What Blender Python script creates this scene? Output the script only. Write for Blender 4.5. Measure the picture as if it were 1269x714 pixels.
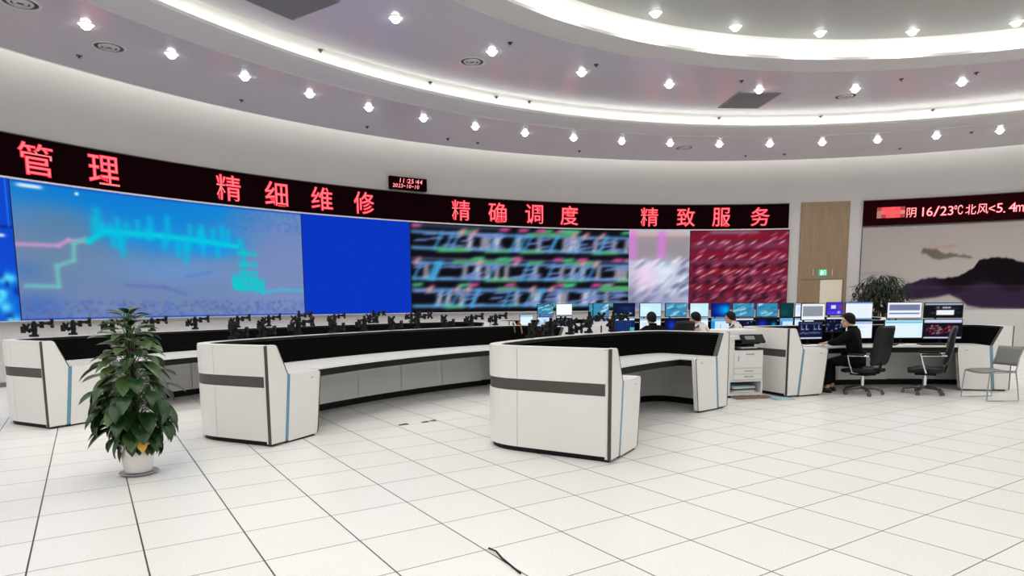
import bpy, bmesh, math, random
import numpy as np
from mathutils import Vector, Matrix

# ------------------------------------------------------------------ clear
for o in list(bpy.data.objects):
    bpy.data.objects.remove(o, do_unlink=True)
SC = bpy.context.scene
COL = SC.collection
PI = math.pi
rad = math.radians

# ------------------------------------------------------------------ camera
CX, CY, FPX, CAMH = 634.5, 470.0, 807.087, 1.5444
# rows: camera x (right), y (down), z (forward) expressed in world axes X right, Y ahead, Z up
MR = np.array([[9.99980956e-01, -7.21516471e-04, -6.12915042e-03],
               [-6.17147235e-03, -1.16909335e-01, -9.93123416e-01],
               [0.0, 9.93142330e-01, -1.16911562e-01]])
cam_d = bpy.data.cameras.new('camera')
cam = bpy.data.objects.new('camera', cam_d)
COL.objects.link(cam)
cam_d.sensor_width = 36.0
cam_d.lens = 36.0 * FPX / 1269.0
cam_d.shift_x = 0.0
cam_d.shift_y = (CY - 357.0) / 1269.0
cam_d.clip_end = 200
_r, _u, _b = MR[0], -MR[1], -MR[2]
cam.matrix_world = Matrix(((_r[0], _u[0], _b[0], 0), (_r[1], _u[1], _b[1], 0), (_r[2], _u[2], _b[2], CAMH), (0, 0, 0, 1)))
SC.camera = cam

# ------------------------------------------------------------------ world, exposure, light levels
W = bpy.data.worlds.new('world')
SC.world = W
W.use_nodes = True
W.node_tree.nodes['Background'].inputs[0].default_value = (0.9, 0.93, 1.0, 1)
W.node_tree.nodes['Background'].inputs[1].default_value = 0.0
SC.view_settings.view_transform = 'Standard'
SC.view_settings.look = 'None'
SC.view_settings.gamma = 1
SC.view_settings.exposure = 0.0
SC.view_settings.use_curve_mapping = False
SPOT_W = 82.0          # each recessed downlight
COVE_INNER = 6.5      # emission of the strips in the two ring coves
COVE_WALL = 7.0       # emission of the strip washing the wall
SPOT_COL = (1.0, 0.985, 0.955)

# ------------------------------------------------------------------ helpers
HC = (6.75, 4.1)       # centre of the round hall

def pol(R, a, z=0.0):
    return Vector((HC[0] + R * math.cos(rad(a)), HC[1] + R * math.sin(rad(a)), z))

def ray(x, y):
    v = MR.T @ np.array([(x - CX) / FPX, (y - CY) / FPX, 1.0])
    return v

def on_z(x, y, z=0.0):
    r = ray(x, y); s = (z - CAMH) / r[2]
    return Vector((r[0] * s, r[1] * s, z))

def on_R(x, R, y=372.0):
    """ground point on the circle of radius R seen in photo column x -> (X, Y, angle)"""
    r = ray(x, y)
    a = r[0] ** 2 + r[1] ** 2; b = -2 * (r[0] * HC[0] + r[1] * HC[1]); c = HC[0] ** 2 + HC[1] ** 2 - R * R
    s = (-b + math.sqrt(b * b - 4 * a * c)) / (2 * a)
    X, Y = r[0] * s, r[1] * s
    return X, Y, math.degrees(math.atan2(Y - HC[1], X - HC[0]))

def s2l(c):
    return tuple(((v / 255.0) / 12.92 if v / 255.0 <= 0.04045 else ((v / 255.0 + 0.055) / 1.055) ** 2.4) for v in c)

MATS = {}
def mat(name, col, rough=0.5, metal=0.0, emit=None, estr=0.0, var=0.04, scale=8.0, spec=0.5, bump=0.0):
    if name in MATS:
        return MATS[name]
    m = bpy.data.materials.new(name); m.use_nodes = True
    nt = m.node_tree; b = nt.nodes['Principled BSDF']
    c = (*col, 1.0)
    tc = nt.nodes.new('ShaderNodeTexCoord'); nz = nt.nodes.new('ShaderNodeTexNoise')
    nz.inputs['Scale'].default_value = scale; nz.inputs['Detail'].default_value = 4
    nt.links.new(tc.outputs['Object'], nz.inputs['Vector'])
    mx = nt.nodes.new('ShaderNodeMix'); mx.data_type = 'RGBA'
    mx.inputs[6].default_value = tuple(max(0, v * (1 - var)) for v in col) + (1,)
    mx.inputs[7].default_value = tuple(min(1, v * (1 + var)) for v in col) + (1,)
    nt.links.new(nz.outputs[0], mx.inputs[0]); nt.links.new(mx.outputs[2], b.inputs['Base Color'])
    b.inputs['Roughness'].default_value = rough; b.inputs['Metallic'].default_value = metal
    b.inputs['Specular IOR Level'].default_value = spec
    if bump > 0:
        bp = nt.nodes.new('ShaderNodeBump'); bp.inputs['Strength'].default_value = bump; bp.inputs['Distance'].default_value = 0.01
        nt.links.new(nz.outputs[0], bp.inputs['Height']); nt.links.new(bp.outputs[0], b.inputs['Normal'])
    if emit is not None:
        b.inputs['Emission Color'].default_value = (*emit, 1); b.inputs['Emission Strength'].default_value = estr
    MATS[name] = m
    return m

def screen_mat(strength=1.0):
    n = 'lit_screen_%d' % int(strength * 100)
    if n in MATS:
        return MATS[n]
    m = bpy.data.materials.new(n); m.use_nodes = True
    nt = m.node_tree; b = nt.nodes['Principled BSDF']
    at = nt.nodes.new('ShaderNodeAttribute'); at.attribute_name = 'shown'
    b.inputs['Base Color'].default_value = (0.003, 0.003, 0.004, 1); b.inputs['Roughness'].default_value = 0.8
    b.inputs['Specular IOR Level'].default_value = 0.0
    nt.links.new(at.outputs['Color'], b.inputs['Emission Color']); b.inputs['Emission Strength'].default_value = strength
    m.cycles.emission_sampling = 'NONE'
    MATS[n] = m
    return m

def colour_mat(name, rough=0.9):
    """matt surface printed with the colour attribute (mural)"""
    if name in MATS: return MATS[name]
    m = bpy.data.materials.new(name); m.use_nodes = True
    nt = m.node_tree; b = nt.nodes['Principled BSDF']
    at = nt.nodes.new('ShaderNodeAttribute'); at.attribute_name = 'shown'
    nt.links.new(at.outputs['Color'], b.inputs['Base Color']); b.inputs['Roughness'].default_value = rough; b.inputs['Specular IOR Level'].default_value = 0.05
    MATS[name] = m
    return m

class MB:
    def __init__(s): s.v = []; s.f = []; s.m = []
    def add(s, vs, fs, mi=0):
        n = len(s.v); s.v += [Vector(v) for v in vs]
        s.f += [tuple(i + n for i in f) for f in fs]; s.m += [mi] * len(fs)
    def box(s, c, d, mi=0, M=None):
        x, y, z = d[0] / 2, d[1] / 2, d[2] / 2
        vs = [Vector((sx * x, sy * y, sz * z)) for sz in (-1, 1) for sy in (-1, 1) for sx in (-1, 1)]
        vs = [(M @ v if M else v) + Vector(c) for v in vs]
        s.add(vs, [(0, 2, 3, 1), (4, 5, 7, 6), (0, 1, 5, 4), (2, 6, 7, 3), (0, 4, 6, 2), (1, 3, 7, 5)], mi)
    def rbox(s, c, d, r=0.01, mi=0, M=None, seg=3):
        """box with its vertical-plane outline (x,z) rounded, extruded along y, edges softened"""
        x, y, z = d[0] / 2, d[1] / 2, d[2] / 2
        r = min(r, x * 0.95, z * 0.95)
        pts = []
        for (sx, sz, a0) in ((1, 1, 0), (-1, 1, 90), (-1, -1, 180), (1, -1, 270)):
            for k in range(seg + 1):
                a = rad(a0 + 90 * k / seg)
                pts.append((sx * (x - r) + r * math.cos(a), sz * (z - r) + r * math.sin(a)))
        n = len(pts); e = min(r * 0.5, y * 0.5)
        rings = []
        for (yy, sc) in ((-y, e), (-y + e, 0), (y - e, 0), (y, e)):
            rings.append([Vector((p[0] * (1 - sc / x), yy, p[1] * (1 - sc / z))) for p in pts])
        vs = [(M @ v if M else v) + Vector(c) for rg in rings for v in rg]
        fs = []
        for k in range(3):
            for i in range(n):
                j = (i + 1) % n
                fs.append((k * n + i, k * n + j, (k + 1) * n + j, (k + 1) * n + i))
        fs.append(tuple(range(n))); fs.append(tuple(range(4 * n - 1, 3 * n - 1, -1)))
        s.add(vs, fs, mi)
    def prism(s, poly, z0, z1, mi=0, M=None):
        n = len(poly)
        vs = [Vector((p[0], p[1], z0)) for p in poly] + [Vector((p[0], p[1], z1)) for p in poly]
        if M: vs = [M @ v for v in vs]
        s.add(vs, [tuple(range(n - 1, -1, -1)), tuple(range(n, 2 * n))] + [(i, (i + 1) % n, n + (i + 1) % n, n + i) for i in range(n)], mi)
    def tube(s, pts, r, seg=8, mi=0, cap=True):
        pts = [Vector(p) for p in pts]; n = len(pts)
        rs = r if isinstance(r, (list, tuple)) else [r] * n
        up = None; vs = []
        for i, p in enumerate(pts):
            t = (pts[min(i + 1, n - 1)] - pts[max(i - 1, 0)]).normalized()
            if up is None:
                up = Vector((0, 0, 1)) if abs(t.z) < 0.9 else Vector((1, 0, 0))
            u = (up - t * up.dot(t))
            if u.length < 1e-5: u = t.orthogonal()
            u.normalize(); up = u; w = t.cross(u)
            for k in range(seg):
                a = 2 * PI * k / seg
                vs.append(p + (u * math.cos(a) + w * math.sin(a)) * rs[i])
        fs = [(i * seg + k, i * seg + (k + 1) % seg, (i + 1) * seg + (k + 1) % seg, (i + 1) * seg + k) for i in range(n - 1) for k in range(seg)]
        if cap: fs += [tuple(range(seg - 1, -1, -1)), tuple(range((n - 1) * seg, n * seg))]
        s.add(vs, fs, mi)
    def lathe(s, prof, seg=24, c=(0, 0, 0), mi=0, a0=0.0, a1=360.0, M=None):
        full = abs(a1 - a0 - 360) < 1e-6; m = len(prof); ns = seg if full else seg + 1
        vs = []
        for k in range(ns):
            a = rad(a0 + (a1 - a0) * k / seg)
            for (R, z) in prof:
                v = Vector((R * math.cos(a), R * math.sin(a), z))
                vs.append((M @ v if M else v) + Vector(c))
        fs = []
        for k in range(seg):
            k2 = (k + 1) % ns
            for i in range(m - 1):
                fs.append((k * m + i, k2 * m + i, k2 * m + i + 1, k * m + i + 1))
        s.add(vs, fs, mi)
    def sphere(s, c, r, seg=16, rings=10, mi=0, M=None):
        rr = r if isinstance(r, (tuple, list)) else (r, r, r)
        vs = []
        for i in range(rings + 1):
            t = PI * i / rings
            for k in range(seg):
                a = 2 * PI * k / seg
                v = Vector((rr[0] * math.sin(t) * math.cos(a), rr[1] * math.sin(t) * math.sin(a), rr[2] * math.cos(t)))
                vs.append((M @ v if M else v) + Vector(c))
        s.add(vs, [(i * seg + k, (i + 1) * seg + k, (i + 1) * seg + (k + 1) % seg, i * seg + (k + 1) % seg) for i in range(rings) for k in range(seg)], mi)
    def mesh(s, name, mats, smooth=False, inv=None):
        me = bpy.data.meshes.new(name)
        vs = [tuple(inv @ v) if inv else tuple(v) for v in s.v]
        me.from_pydata(vs, [], s.f)
        for m in (mats if isinstance(mats, (list, tuple)) else [mats]): me.materials.append(m)
        me.polygons.foreach_set('material_index', s.m)
        bm = bmesh.new(); bm.from_mesh(me)
        bmesh.ops.remove_doubles(bm, verts=bm.verts, dist=1e-5)
        bmesh.ops.recalc_face_normals(bm, faces=bm.faces)
        bm.to_mesh(me); bm.free()
        if smooth:
            me.polygons.foreach_set('use_smooth', [True] * len(me.polygons))
            if smooth != 'all':
                me.set_sharp_from_angle(angle=rad(35))
        me.update()
        return me
    def build(s, name, mats, parent=None, smooth=False, world=False, label=None):
        inv = None
        if parent is not None and world:
            par = parent
            M = par.matrix_basis.copy()
            while par.parent is not None:
                par = par.parent; M = par.matrix_basis @ M
            inv = M.inverted()
        o = bpy.data.objects.new(name, s.mesh(name, mats, smooth, inv))
        COL.objects.link(o)
        if parent is not None: o.parent = parent
        if label: o['label'] = label
        return o

def thing(name, label, cat, loc=(0, 0, 0), rz=0.0, group=None):
    o = bpy.data.objects.new(name, None); COL.objects.link(o)
    o.empty_display_size = 0.1
    o.location = loc; o.rotation_euler = (0, 0, rz)
    o['label'] = label; o['category'] = cat
    if group: o['group'] = group
    return o

def tag(o, label, cat, group=None, kind=None):
    o['label'] = label; o['category'] = cat
    if group: o['group'] = group
    if kind: o['kind'] = kind
    return o

def struct(o, label=None):
    o['kind'] = 'structure'
    if label: o['label'] = label
    return o

def copy_tree(o, parent=None):
    c = o.copy(); COL.objects.link(c)
    if parent is not None: c.parent = parent
    for ch in list(o.children): copy_tree(ch, c)
    return c

def dup(o, loc, rz, label, group=None):
    c = copy_tree(o); c.location = loc; c.rotation_euler = (0, 0, rz); c['label'] = label
    if group: c['group'] = group
    return c

# -- pictures shown on screens: small numpy canvases baked to a colour attribute
def canvas(w, h, col): return np.tile(np.array(col, float), (h, w, 1))
def blend(img, mask, col):
    img += (np.array(col, float) - img) * np.clip(mask, 0, 1)[..., None]
def grid_uv(img):
    h, w = img.shape[:2]
    return np.meshgrid(np.linspace(0, 1, w), np.linspace(0, 1, h))
def seg_mask(img, p, q, wd, asp, soft=0.5):
    u, v = grid_uv(img); u = u * asp
    p = np.array([p[0] * asp, p[1]]); q = np.array([q[0] * asp, q[1]]); d = q - p
    L = max(d @ d, 1e-9)
    t = np.clip(((u - p[0]) * d[0] + (v - p[1]) * d[1]) / L, 0, 1)
    dist = np.hypot(u - p[0] - t * d[0], v - p[1] - t * d[1])
    return np.exp(-(dist / wd) ** 2 * 1.2) if soft else (dist < wd).astype(float)
def rect(img, x0, y0, x1, y1, col, a=1.0, s=0.004):
    u, v = grid_uv(img)
    k = lambda t: 1 / (1 + np.exp(-np.clip(t / s, -40, 40)))
    blend(img, k(u - x0) * k(x1 - u) * k(v - y0) * k(y1 - v) * a, col)
def blob(img, x, y, rx, ry, col, a=1.0):
    u, v = grid_uv(img); blend(img, np.exp(-((u - x) / rx) ** 2 - ((v - y) / ry) ** 2) * a, col)
def poly_stroke(img, pts, wd, col, asp, a=1.0):
    for p, q in zip(pts, pts[1:]): blend(img, seg_mask(img, p, q, wd, asp) * a, col)

def smear(img, dx, dy, n):
    """soft slanted blur of the shown picture"""
    out = np.zeros_like(img); h, w = img.shape[:2]
    for k in range(-n, n + 1):
        x = int(round(dx * k)); y = int(round(dy * k))
        out += img[np.clip(np.arange(h) + y, 0, h - 1)][:, np.clip(np.arange(w) + x, 0, w - 1)]
    return out / (2 * n + 1)

def picture_mesh(name, img, place, m):
    """img rows bottom to top; place(u, v) -> world/local point; one vertex per pixel"""
    h, w = img.shape[:2]
    vs = [tuple(place(i / (w - 1), j / (h - 1))) for j in range(h) for i in range(w)]
    fs = [(j * w + i, j * w + i + 1, (j + 1) * w + i + 1, (j + 1) * w + i) for j in range(h - 1) for i in range(w - 1)]
    me = bpy.data.meshes.new(name); me.from_pydata(vs, [], fs); me.materials.append(m)
    c = np.clip(img.reshape(-1, 3), 0, 255) / 255.0
    lin = np.where(c <= 0.04045, c / 12.92, ((c + 0.055) / 1.055) ** 2.4)
    at = me.color_attributes.new('shown', 'FLOAT_COLOR', 'POINT')
    at.data.foreach_set('color', np.c_[lin, np.ones(len(lin))].astype(np.float32).ravel())
    me.update()
    return me

# ------------------------------------------------------------------ materials
M_wall = mat('wall_paint', (0.475, 0.46, 0.45), 0.75, var=0.02, scale=1.5)
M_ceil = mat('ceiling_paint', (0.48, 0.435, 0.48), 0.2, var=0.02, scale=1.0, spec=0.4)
M_ceilmid = mat('ceiling_centre_dimmed', (0.33, 0.33, 0.315), 0.5, var=0.02, scale=1.0)  # dimmer light beyond the cove is put into this grey base colour
M_cove = mat('cove_white_paint', (0.80, 0.80, 0.78), 0.7, var=0.01)
M_lip = mat('cove_lip_paint', (0.50, 0.48, 0.485), 0.5, var=0.02)
M_white = mat('console_white_laminate', (0.74, 0.73, 0.705), 0.38, var=0.015, scale=3)
M_top = mat('worktop_white', (0.76, 0.76, 0.74), 0.3, var=0.015, scale=3)
M_dark = mat('console_dark_strip', (0.062, 0.056, 0.053), 0.45, var=0.08)
M_black = mat('black_plastic', (0.006, 0.006, 0.0065), 0.55, var=0.1, spec=0.2)
M_fabric = mat('black_slatted_screen', (0.016, 0.016, 0.016), 0.9, spec=0.0, var=0.3, scale=30)
M_edge = mat('dark_edge_trim', (0.05, 0.047, 0.04), 0.4)
M_blue = mat('blue_inlay', s2l((98, 146, 168)), 0.4, var=0.03)
M_kick = mat('kick_panel_grey_white', (0.84, 0.84, 0.82), 0.45, var=0.02)
M_chrome = mat('chrome', (0.75, 0.75, 0.76), 0.2, 1.0, var=0.02)
M_grey = mat('grey_plastic', (0.30, 0.30, 0.30), 0.5)
M_leather = mat('black_leather', (0.006, 0.006, 0.0065), 0.42, var=0.2, scale=25, bump=0.1, spec=0.25)
M_paper = mat('white_paper', (0.8, 0.8, 0.78), 0.8)
M_alu = mat('aluminium_trim', (0.55, 0.55, 0.55), 0.4, 0.3)
M_wood = mat('oak_veneer', (0.36, 0.25, 0.16), 0.5)
def wood_grain(m):
    nt = m.node_tree; b = nt.nodes['Principled BSDF']
    tc = nt.nodes.new('ShaderNodeTexCoord'); mp = nt.nodes.new('ShaderNodeMapping')
    mp.inputs['Scale'].default_value = (30, 30, 0.6)
    nz = nt.nodes.new('ShaderNodeTexNoise'); nz.inputs['Scale'].default_value = 2.0; nz.inputs['Detail'].default_value = 5
    cr = nt.nodes.new('ShaderNodeValToRGB')
    cr.color_ramp.elements[0].position = 0.35; cr.color_ramp.elements[0].color = (0.185, 0.122, 0.068, 1)
    cr.color_ramp.elements[1].position = 0.65; cr.color_ramp.elements[1].color = (0.255, 0.172, 0.102, 1)
    nt.links.new(tc.outputs['Object'], mp.inputs['Vector']); nt.links.new(mp.outputs[0], nz.inputs['Vector'])
    nt.links.new(nz.outputs[0], cr.inputs[0]); nt.links.new(cr.outputs[0], b.inputs['Base Color'])
wood_grain(M_wood)
def slats(m):
    nt = m.node_tree; b = nt.nodes['Principled BSDF']
    tc = nt.nodes.new('ShaderNodeTexCoord'); wv = nt.nodes.new('ShaderNodeTexWave')
    wv.bands_direction = 'Z'; wv.inputs['Scale'].default_value = 9.0; wv.inputs['Distortion'].default_value = 0.0
    cr = nt.nodes.new('ShaderNodeValToRGB')
    cr.color_ramp.elements[0].color = (0.002, 0.002, 0.002, 1); cr.color_ramp.elements[1].color = (0.007, 0.0068, 0.0065, 1)
    nt.links.new(tc.outputs['Object'], wv.inputs['Vector']); nt.links.new(wv.outputs[0], cr.inputs[0])
    nt.links.new(cr.outputs[0], b.inputs['Base Color'])
slats(M_fabric)

def floor_material():
    m = bpy.data.materials.new('raised_floor_tiles'); m.use_nodes = True
    nt = m.node_tree; b = nt.nodes['Principled BSDF']; N = nt.nodes.new; L = nt.links.new
    tc = N('ShaderNodeTexCoord')
    sub = N('ShaderNodeVectorMath'); sub.operation = 'SUBTRACT'; sub.inputs[1].default_value = (-3.49421, 4.65007, 0)
    L(tc.outputs['Object'], sub.inputs[0])
    masks = []; cells = []
    for (gx, gy, wd) in ((0.50189, 0.32649, 0.0165), (0.32787, -0.50401, 0.0125)):
        n2 = gx * gx + gy * gy
        dt = N('ShaderNodeVectorMath'); dt.operation = 'DOT_PRODUCT'; dt.inputs[1].default_value = (gx / n2, gy / n2, 0)
        L(sub.outputs[0], dt.inputs[0])
        fl = N('ShaderNodeMath'); fl.operation = 'FLOOR'; ad = N('ShaderNodeMath'); ad.operation = 'ADD'; ad.inputs[1].default_value = 0.5
        L(dt.outputs['Value'], ad.inputs[0]); L(dt.outputs['Value'], fl.inputs[0]); cells.append(fl)
        rd = N('ShaderNodeMath'); rd.operation = 'ROUND'; L(dt.outputs['Value'], rd.inputs[0])
        df = N('ShaderNodeMath'); df.operation = 'SUBTRACT'; L(dt.outputs['Value'], df.inputs[0]); L(rd.outputs[0], df.inputs[1])
        ab = N('ShaderNodeMath'); ab.operation = 'ABSOLUTE'; L(df.outputs[0], ab.inputs[0])
        lt = N('ShaderNodeMath'); lt.operation = 'LESS_THAN'; lt.inputs[1].default_value = wd * 0.5; L(ab.outputs[0], lt.inputs[0])
        masks.append(lt)
    mxm = N('ShaderNodeMath'); mxm.operation = 'MAXIMUM'; L(masks[0].outputs[0], mxm.inputs[0]); L(masks[1].outputs[0], mxm.inputs[1])
    cb = N('ShaderNodeCombineXYZ'); L(cells[0].outputs[0], cb.inputs[0]); L(cells[1].outputs[0], cb.inputs[1])
    wn = N('ShaderNodeTexWhiteNoise'); L(cb.outputs[0], wn.inputs['Vector'])
    sp = N('ShaderNodeTexNoise'); sp.inputs['Scale'].default_value = 90; sp.inputs['Detail'].default_value = 3; L(tc.outputs['Object'], sp.inputs['Vector'])
    cr = N('ShaderNodeValToRGB')
    cr.color_ramp.elements[0].position = 0.3; cr.color_ramp.elements[0].color = (0.70, 0.69, 0.665, 1)
    cr.color_ramp.elements[1].position = 0.6; cr.color_ramp.elements[1].color = (0.80, 0.79, 0.765, 1)
    L(sp.outputs[0], cr.inputs[0])
    mr = N('ShaderNodeMapRange'); mr.inputs[3].default_value = 0.965; mr.inputs[4].default_value = 1.0; L(wn.outputs['Value'], mr.inputs[0])
    sc = N('ShaderNodeVectorMath'); sc.operation = 'SCALE'; L(cr.outputs[0], sc.inputs[0]); L(mr.outputs[0], sc.inputs['Scale'])
    mx = N('ShaderNodeMix'); mx.data_type = 'RGBA'; L(mxm.outputs[0], mx.inputs[0]); L(sc.outputs[0], mx.inputs[6]); mx.inputs[7].default_value = (0.03, 0.028, 0.026, 1)
    L(mx.outputs[2], b.inputs['Base Color'])
    b.inputs['Roughness'].default_value = 0.34; b.inputs['Specular IOR Level'].default_value = 0.4
    return m
M_floor = floor_material()

def emit_mat(name, col, strength, sample=True):
    if name in MATS: return MATS[name]
    m = bpy.data.materials.new(name); m.use_nodes = True
    b = m.node_tree.nodes['Principled BSDF']
    b.inputs['Base Color'].default_value = (*[min(1, c) * 0.5 for c in col], 1)
    b.inputs['Emission Color'].default_value = (*col, 1); b.inputs['Emission Strength'].default_value = strength
    if not sample: m.cycles.emission_sampling = 'NONE'
    MATS[name] = m
    return m

# ------------------------------------------------------------------ room shell
RW = 18.4
mb = MB(); mb.lathe([(0.0, 0.0), (6, 0), (12, 0), (RW + 0.12, 0.0), (RW + 0.12, -0.15), (0, -0.15)], 144, (*HC, 0))
struct(mb.build('floor', M_floor), 'white square raised floor tiles with dark seams across the whole hall')
mb = MB(); mb.lathe([(RW, -0.05), (RW, 6.62), (RW + 0.12, 6.62), (RW + 0.12, -0.05), (RW, -0.05)], 288, (*HC, 0))
struct(mb.build('wall_back', M_wall, smooth=True), 'curved pale grey wall running all round the hall')
mb = MB(); mb.lathe([(RW - 0.018, 0.0), (RW - 0.018, 0.085), (RW - 0.001, 0.09)], 288, (*HC, 0))
struct(mb.build('baseboard_back', mat('baseboard_dark_metal', (0.14, 0.13, 0.125), 0.4), smooth=True))

Z1, Z2, Z3 = 6.0, 6.36, 6.76
# outer ring
mb = MB()
mb.lathe([(14.40, Z1), (17.42, Z1)], 288, (*HC, 0), 0)
mb.lathe([(17.42, Z1), (17.44, Z1 + 0.02), (17.58, Z1 + 0.035), (17.58, Z1 + 0.16), (17.42, Z1 + 0.16), (17.42, 6.56), (RW + 0.1, 6.56)], 288, (*HC, 0), 1)
mb.lathe([(14.40, Z1), (14.38, Z1 + 0.035), (13.68, Z1 + 0.065), (13.66, Z1 + 0.075)], 288, (*HC, 0), 2)
mb.lathe([(13.66, Z1 + 0.075), (13.66, Z1 + 0.13), (13.72, Z1 + 0.13), (13.72, Z1 + 0.1), (14.42, Z1 + 0.1), (14.42, Z2 + 0.03), (13.9, Z2 + 0.03), (13.6, Z2)], 288, (*HC, 0), 1)
struct(mb.build('ceiling_outer_ring', [M_ceil, M_cove, M_lip], smooth=True), 'lowest outer ring of the stepped round ceiling')
mb = MB()
mb.lathe([(10.36, Z2), (13.6, Z2)], 288, (*HC, 0), 0)
mb.lathe([(10.36, Z2), (10.34, Z2 + 0.03), (9.86, Z2 + 0.05), (9.84, Z2 + 0.06)], 288, (*HC, 0), 2)
mb.lathe([(9.84, Z2 + 0.06), (9.84, Z2 + 0.11), (9.9, Z2 + 0.11), (9.9, Z2 + 0.09), (10.44, Z2 + 0.09), (10.44, Z3 + 0.05), (9.72, Z3 + 0.01), (9.7, Z3)], 288, (*HC, 0), 1)  # outward bevel under the centre edge shaped to catch cove light and sharpen the band
struct(mb.build('ceiling_middle_ring', [M_ceil, M_cove, M_lip], smooth=True), 'middle ring of the stepped round ceiling')
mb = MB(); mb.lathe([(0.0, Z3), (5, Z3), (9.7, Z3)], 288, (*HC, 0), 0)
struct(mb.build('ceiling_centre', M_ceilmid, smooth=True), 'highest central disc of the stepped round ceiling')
mb = MB(); mb.lathe([(0.0, 7.05), (RW + 0.12, 7.05), (RW + 0.12, 6.55)], 96, (*HC, 0))
struct(mb.build('ceiling_slab', M_cove))

# cove light strips (real lamps on the hidden ledges)
def strip(name, R0, R1, z0, z1, m, label):
    mb = MB(); mb.lathe([(R0, z0), (R1, z0), (R1, z1), (R0, z1), (R0, z0)], 180, (*HC, 0))
    return tag(mb.build(name, m), label, 'strip light', 'cove strip lights')
E_in = emit_mat('cove_strip_light', (1.0, 0.99, 0.945), COVE_INNER)
E_wall = emit_mat('wall_wash_strip_light', (1.0, 0.99, 0.945), COVE_WALL)
strip('cove_strip_light', 14.2, 14.28, Z1 + 0.101, Z1 + 0.125, E_in, 'white light strip glowing in the cove between outer and middle ceiling rings')
strip('cove_strip_light', 10.2, 10.28, Z2 + 0.091, Z2 + 0.115, E_in, 'white light strip glowing in the cove around the central ceiling disc')
strip('cove_strip_light', 18.0, 18.14, 6.50, 6.53, E_wall, 'white light strip washing the top of the curved wall')

# ------------------------------------------------------------------ recessed downlights
ORD = ['first', 'second', 'third', 'fourth', 'fifth', 'sixth', 'seventh', 'eighth', 'ninth', 'tenth', 'eleventh', 'twelfth', 'thirteenth', 'fourteenth', 'fifteenth', 'sixteenth', 'seventeenth']
E_lens = emit_mat('downlight_glare_dome', (1.0, 0.99, 0.97), 14.0, sample=False)
spot_d = bpy.data.lights.new('downlight_beam', 'SPOT')
spot_d.energy = SPOT_W; spot_d.color = SPOT_COL; spot_d.spot_size = rad(168); spot_d.spot_blend = 0.5; spot_d.shadow_soft_size = 0.09
t0 = thing('downlight', '', 'downlight', (0, 0, 0))
mb = MB(); mb.lathe([(0.085, 0.012), (0.088, -0.006), (0.118, -0.008), (0.125, 0.0)], 20); mb.build('trim_ring', M_cove, t0, True)
mb = MB(); mb.lathe([(0.0, -0.085), (0.035, -0.078), (0.065, -0.055), (0.082, -0.02), (0.086, 0.004)], 16); mb.build('lens', E_lens, t0, True)  # lens shaped as a bulging dome to imitate the lamp's glare
so = bpy.data.objects.new('beam', spot_d); COL.objects.link(so); so.parent = t0; so.location = (0, 0, -0.1)
first = True
rings = ((15.18, Z1, 152.97, 360 / 66.0, 66, 17, 'outer'), (11.55, Z2, 138.8, 360 / 33.0, 33, 7, 'middle'), (9.37, Z3, 115.95, 360 / 33.0, 33, 5, 'central'), (4.6, Z3, 100, 30, 12, 0, 'inner'))
for (R, z, a0, da, n, vis, nm) in rings:
    for k in range(n):
        if k < vis:
            lab = '%s recessed downlight from the left in the %s ceiling ring' % (ORD[k], nm); g = 'downlights of the %s ceiling ring' % nm
        else:
            lab = 'recessed downlight of the %s ceiling ring outside the view' % nm; g = '%s ring downlights outside the view' % nm
        if first:
            t0.location = pol(R, a0 - k * da, z); t0['label'] = lab; t0['group'] = g; first = False
        else:
            dup(t0, pol(R, a0 - k * da, z), 0, lab, g)

# round air diffusers, square panels, small sprinklers
def diffuser(px, py, z, label):
    p = on_z(px, py, z)
    t = thing('ceiling_diffuser', label, 'air vent', p, 0, 'round air diffusers in the ceiling')
    mb = MB(); mb.lathe([(0.27, 0.0), (0.265, -0.012), (0.23, -0.016), (0.225, -0.002)], 28); mb.build('rim', M_lip, t, True)
    mb = MB(); mb.lathe([(0, -0.004), (0.225, -0.003)], 28); mb.build('throat', mat('vent_throat_dark', (0.05, 0.045, 0.045), 0.7), t)
    for r in (0.17, 0.10):
        mb = MB(); mb.lathe([(r, -0.006), (r - 0.012, -0.022), (r - 0.04, -0.026), (r - 0.045, -0.006)], 28); mb.build('ring_blade', M_lip, t, True)
diffuser(135, 58, Z1, 'round air diffuser near the left end of the outer ceiling ring')
diffuser(848, 183, Z1, 'round air diffuser in the outer ceiling ring above the slogan sign right end')
diffuser(25, 3, Z1, 'round air diffuser cut by the top left corner')
diffuser(585, 76, Z2, 'round air diffuser in the middle ceiling ring above the red clock')
diffuser(1048, 119, Z2, 'round air diffuser in the middle ceiling ring right of the grey square panel')
M_panel = mat('ceiling_grille_grey', (0.12, 0.112, 0.12), 0.6, var=0.15, scale=40)
def ceil_panel(R, a, label):
    p = pol(R, a, Z2); t = thing('ceiling_panel', label, 'ceiling panel', p, rad(a), 'grey square ceiling panels')
    mb = MB(); mb.box((0, 0, -0.006), (1.16, 1.0, 0.012)); mb.build('grille', M_panel, t)
    mb = MB()
    for (c, d) in (((0.585, 0, -0.008), (0.03, 1.03, 0.016)), ((-0.585, 0, -0.008), (0.03, 1.03, 0.016)), ((0, 0.505, -0.008), (1.17, 0.03, 0.016)), ((0, -0.505, -0.008), (1.17, 0.03, 0.016))): mb.box(c, d)
    mb.build('frame', mat('panel_frame_grey', (0.2, 0.19, 0.2), 0.5), t)
ceil_panel(12.35, 94.6, 'dark grey square panel in the middle ceiling ring, right of centre')
ceil_panel(12.35, 146.1, 'dark grey square ceiling panel cut by the top edge at left')
spr0 = None
M_spr = mat('sprinkler_dark', (0.03, 0.028, 0.028), 0.4)
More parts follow.
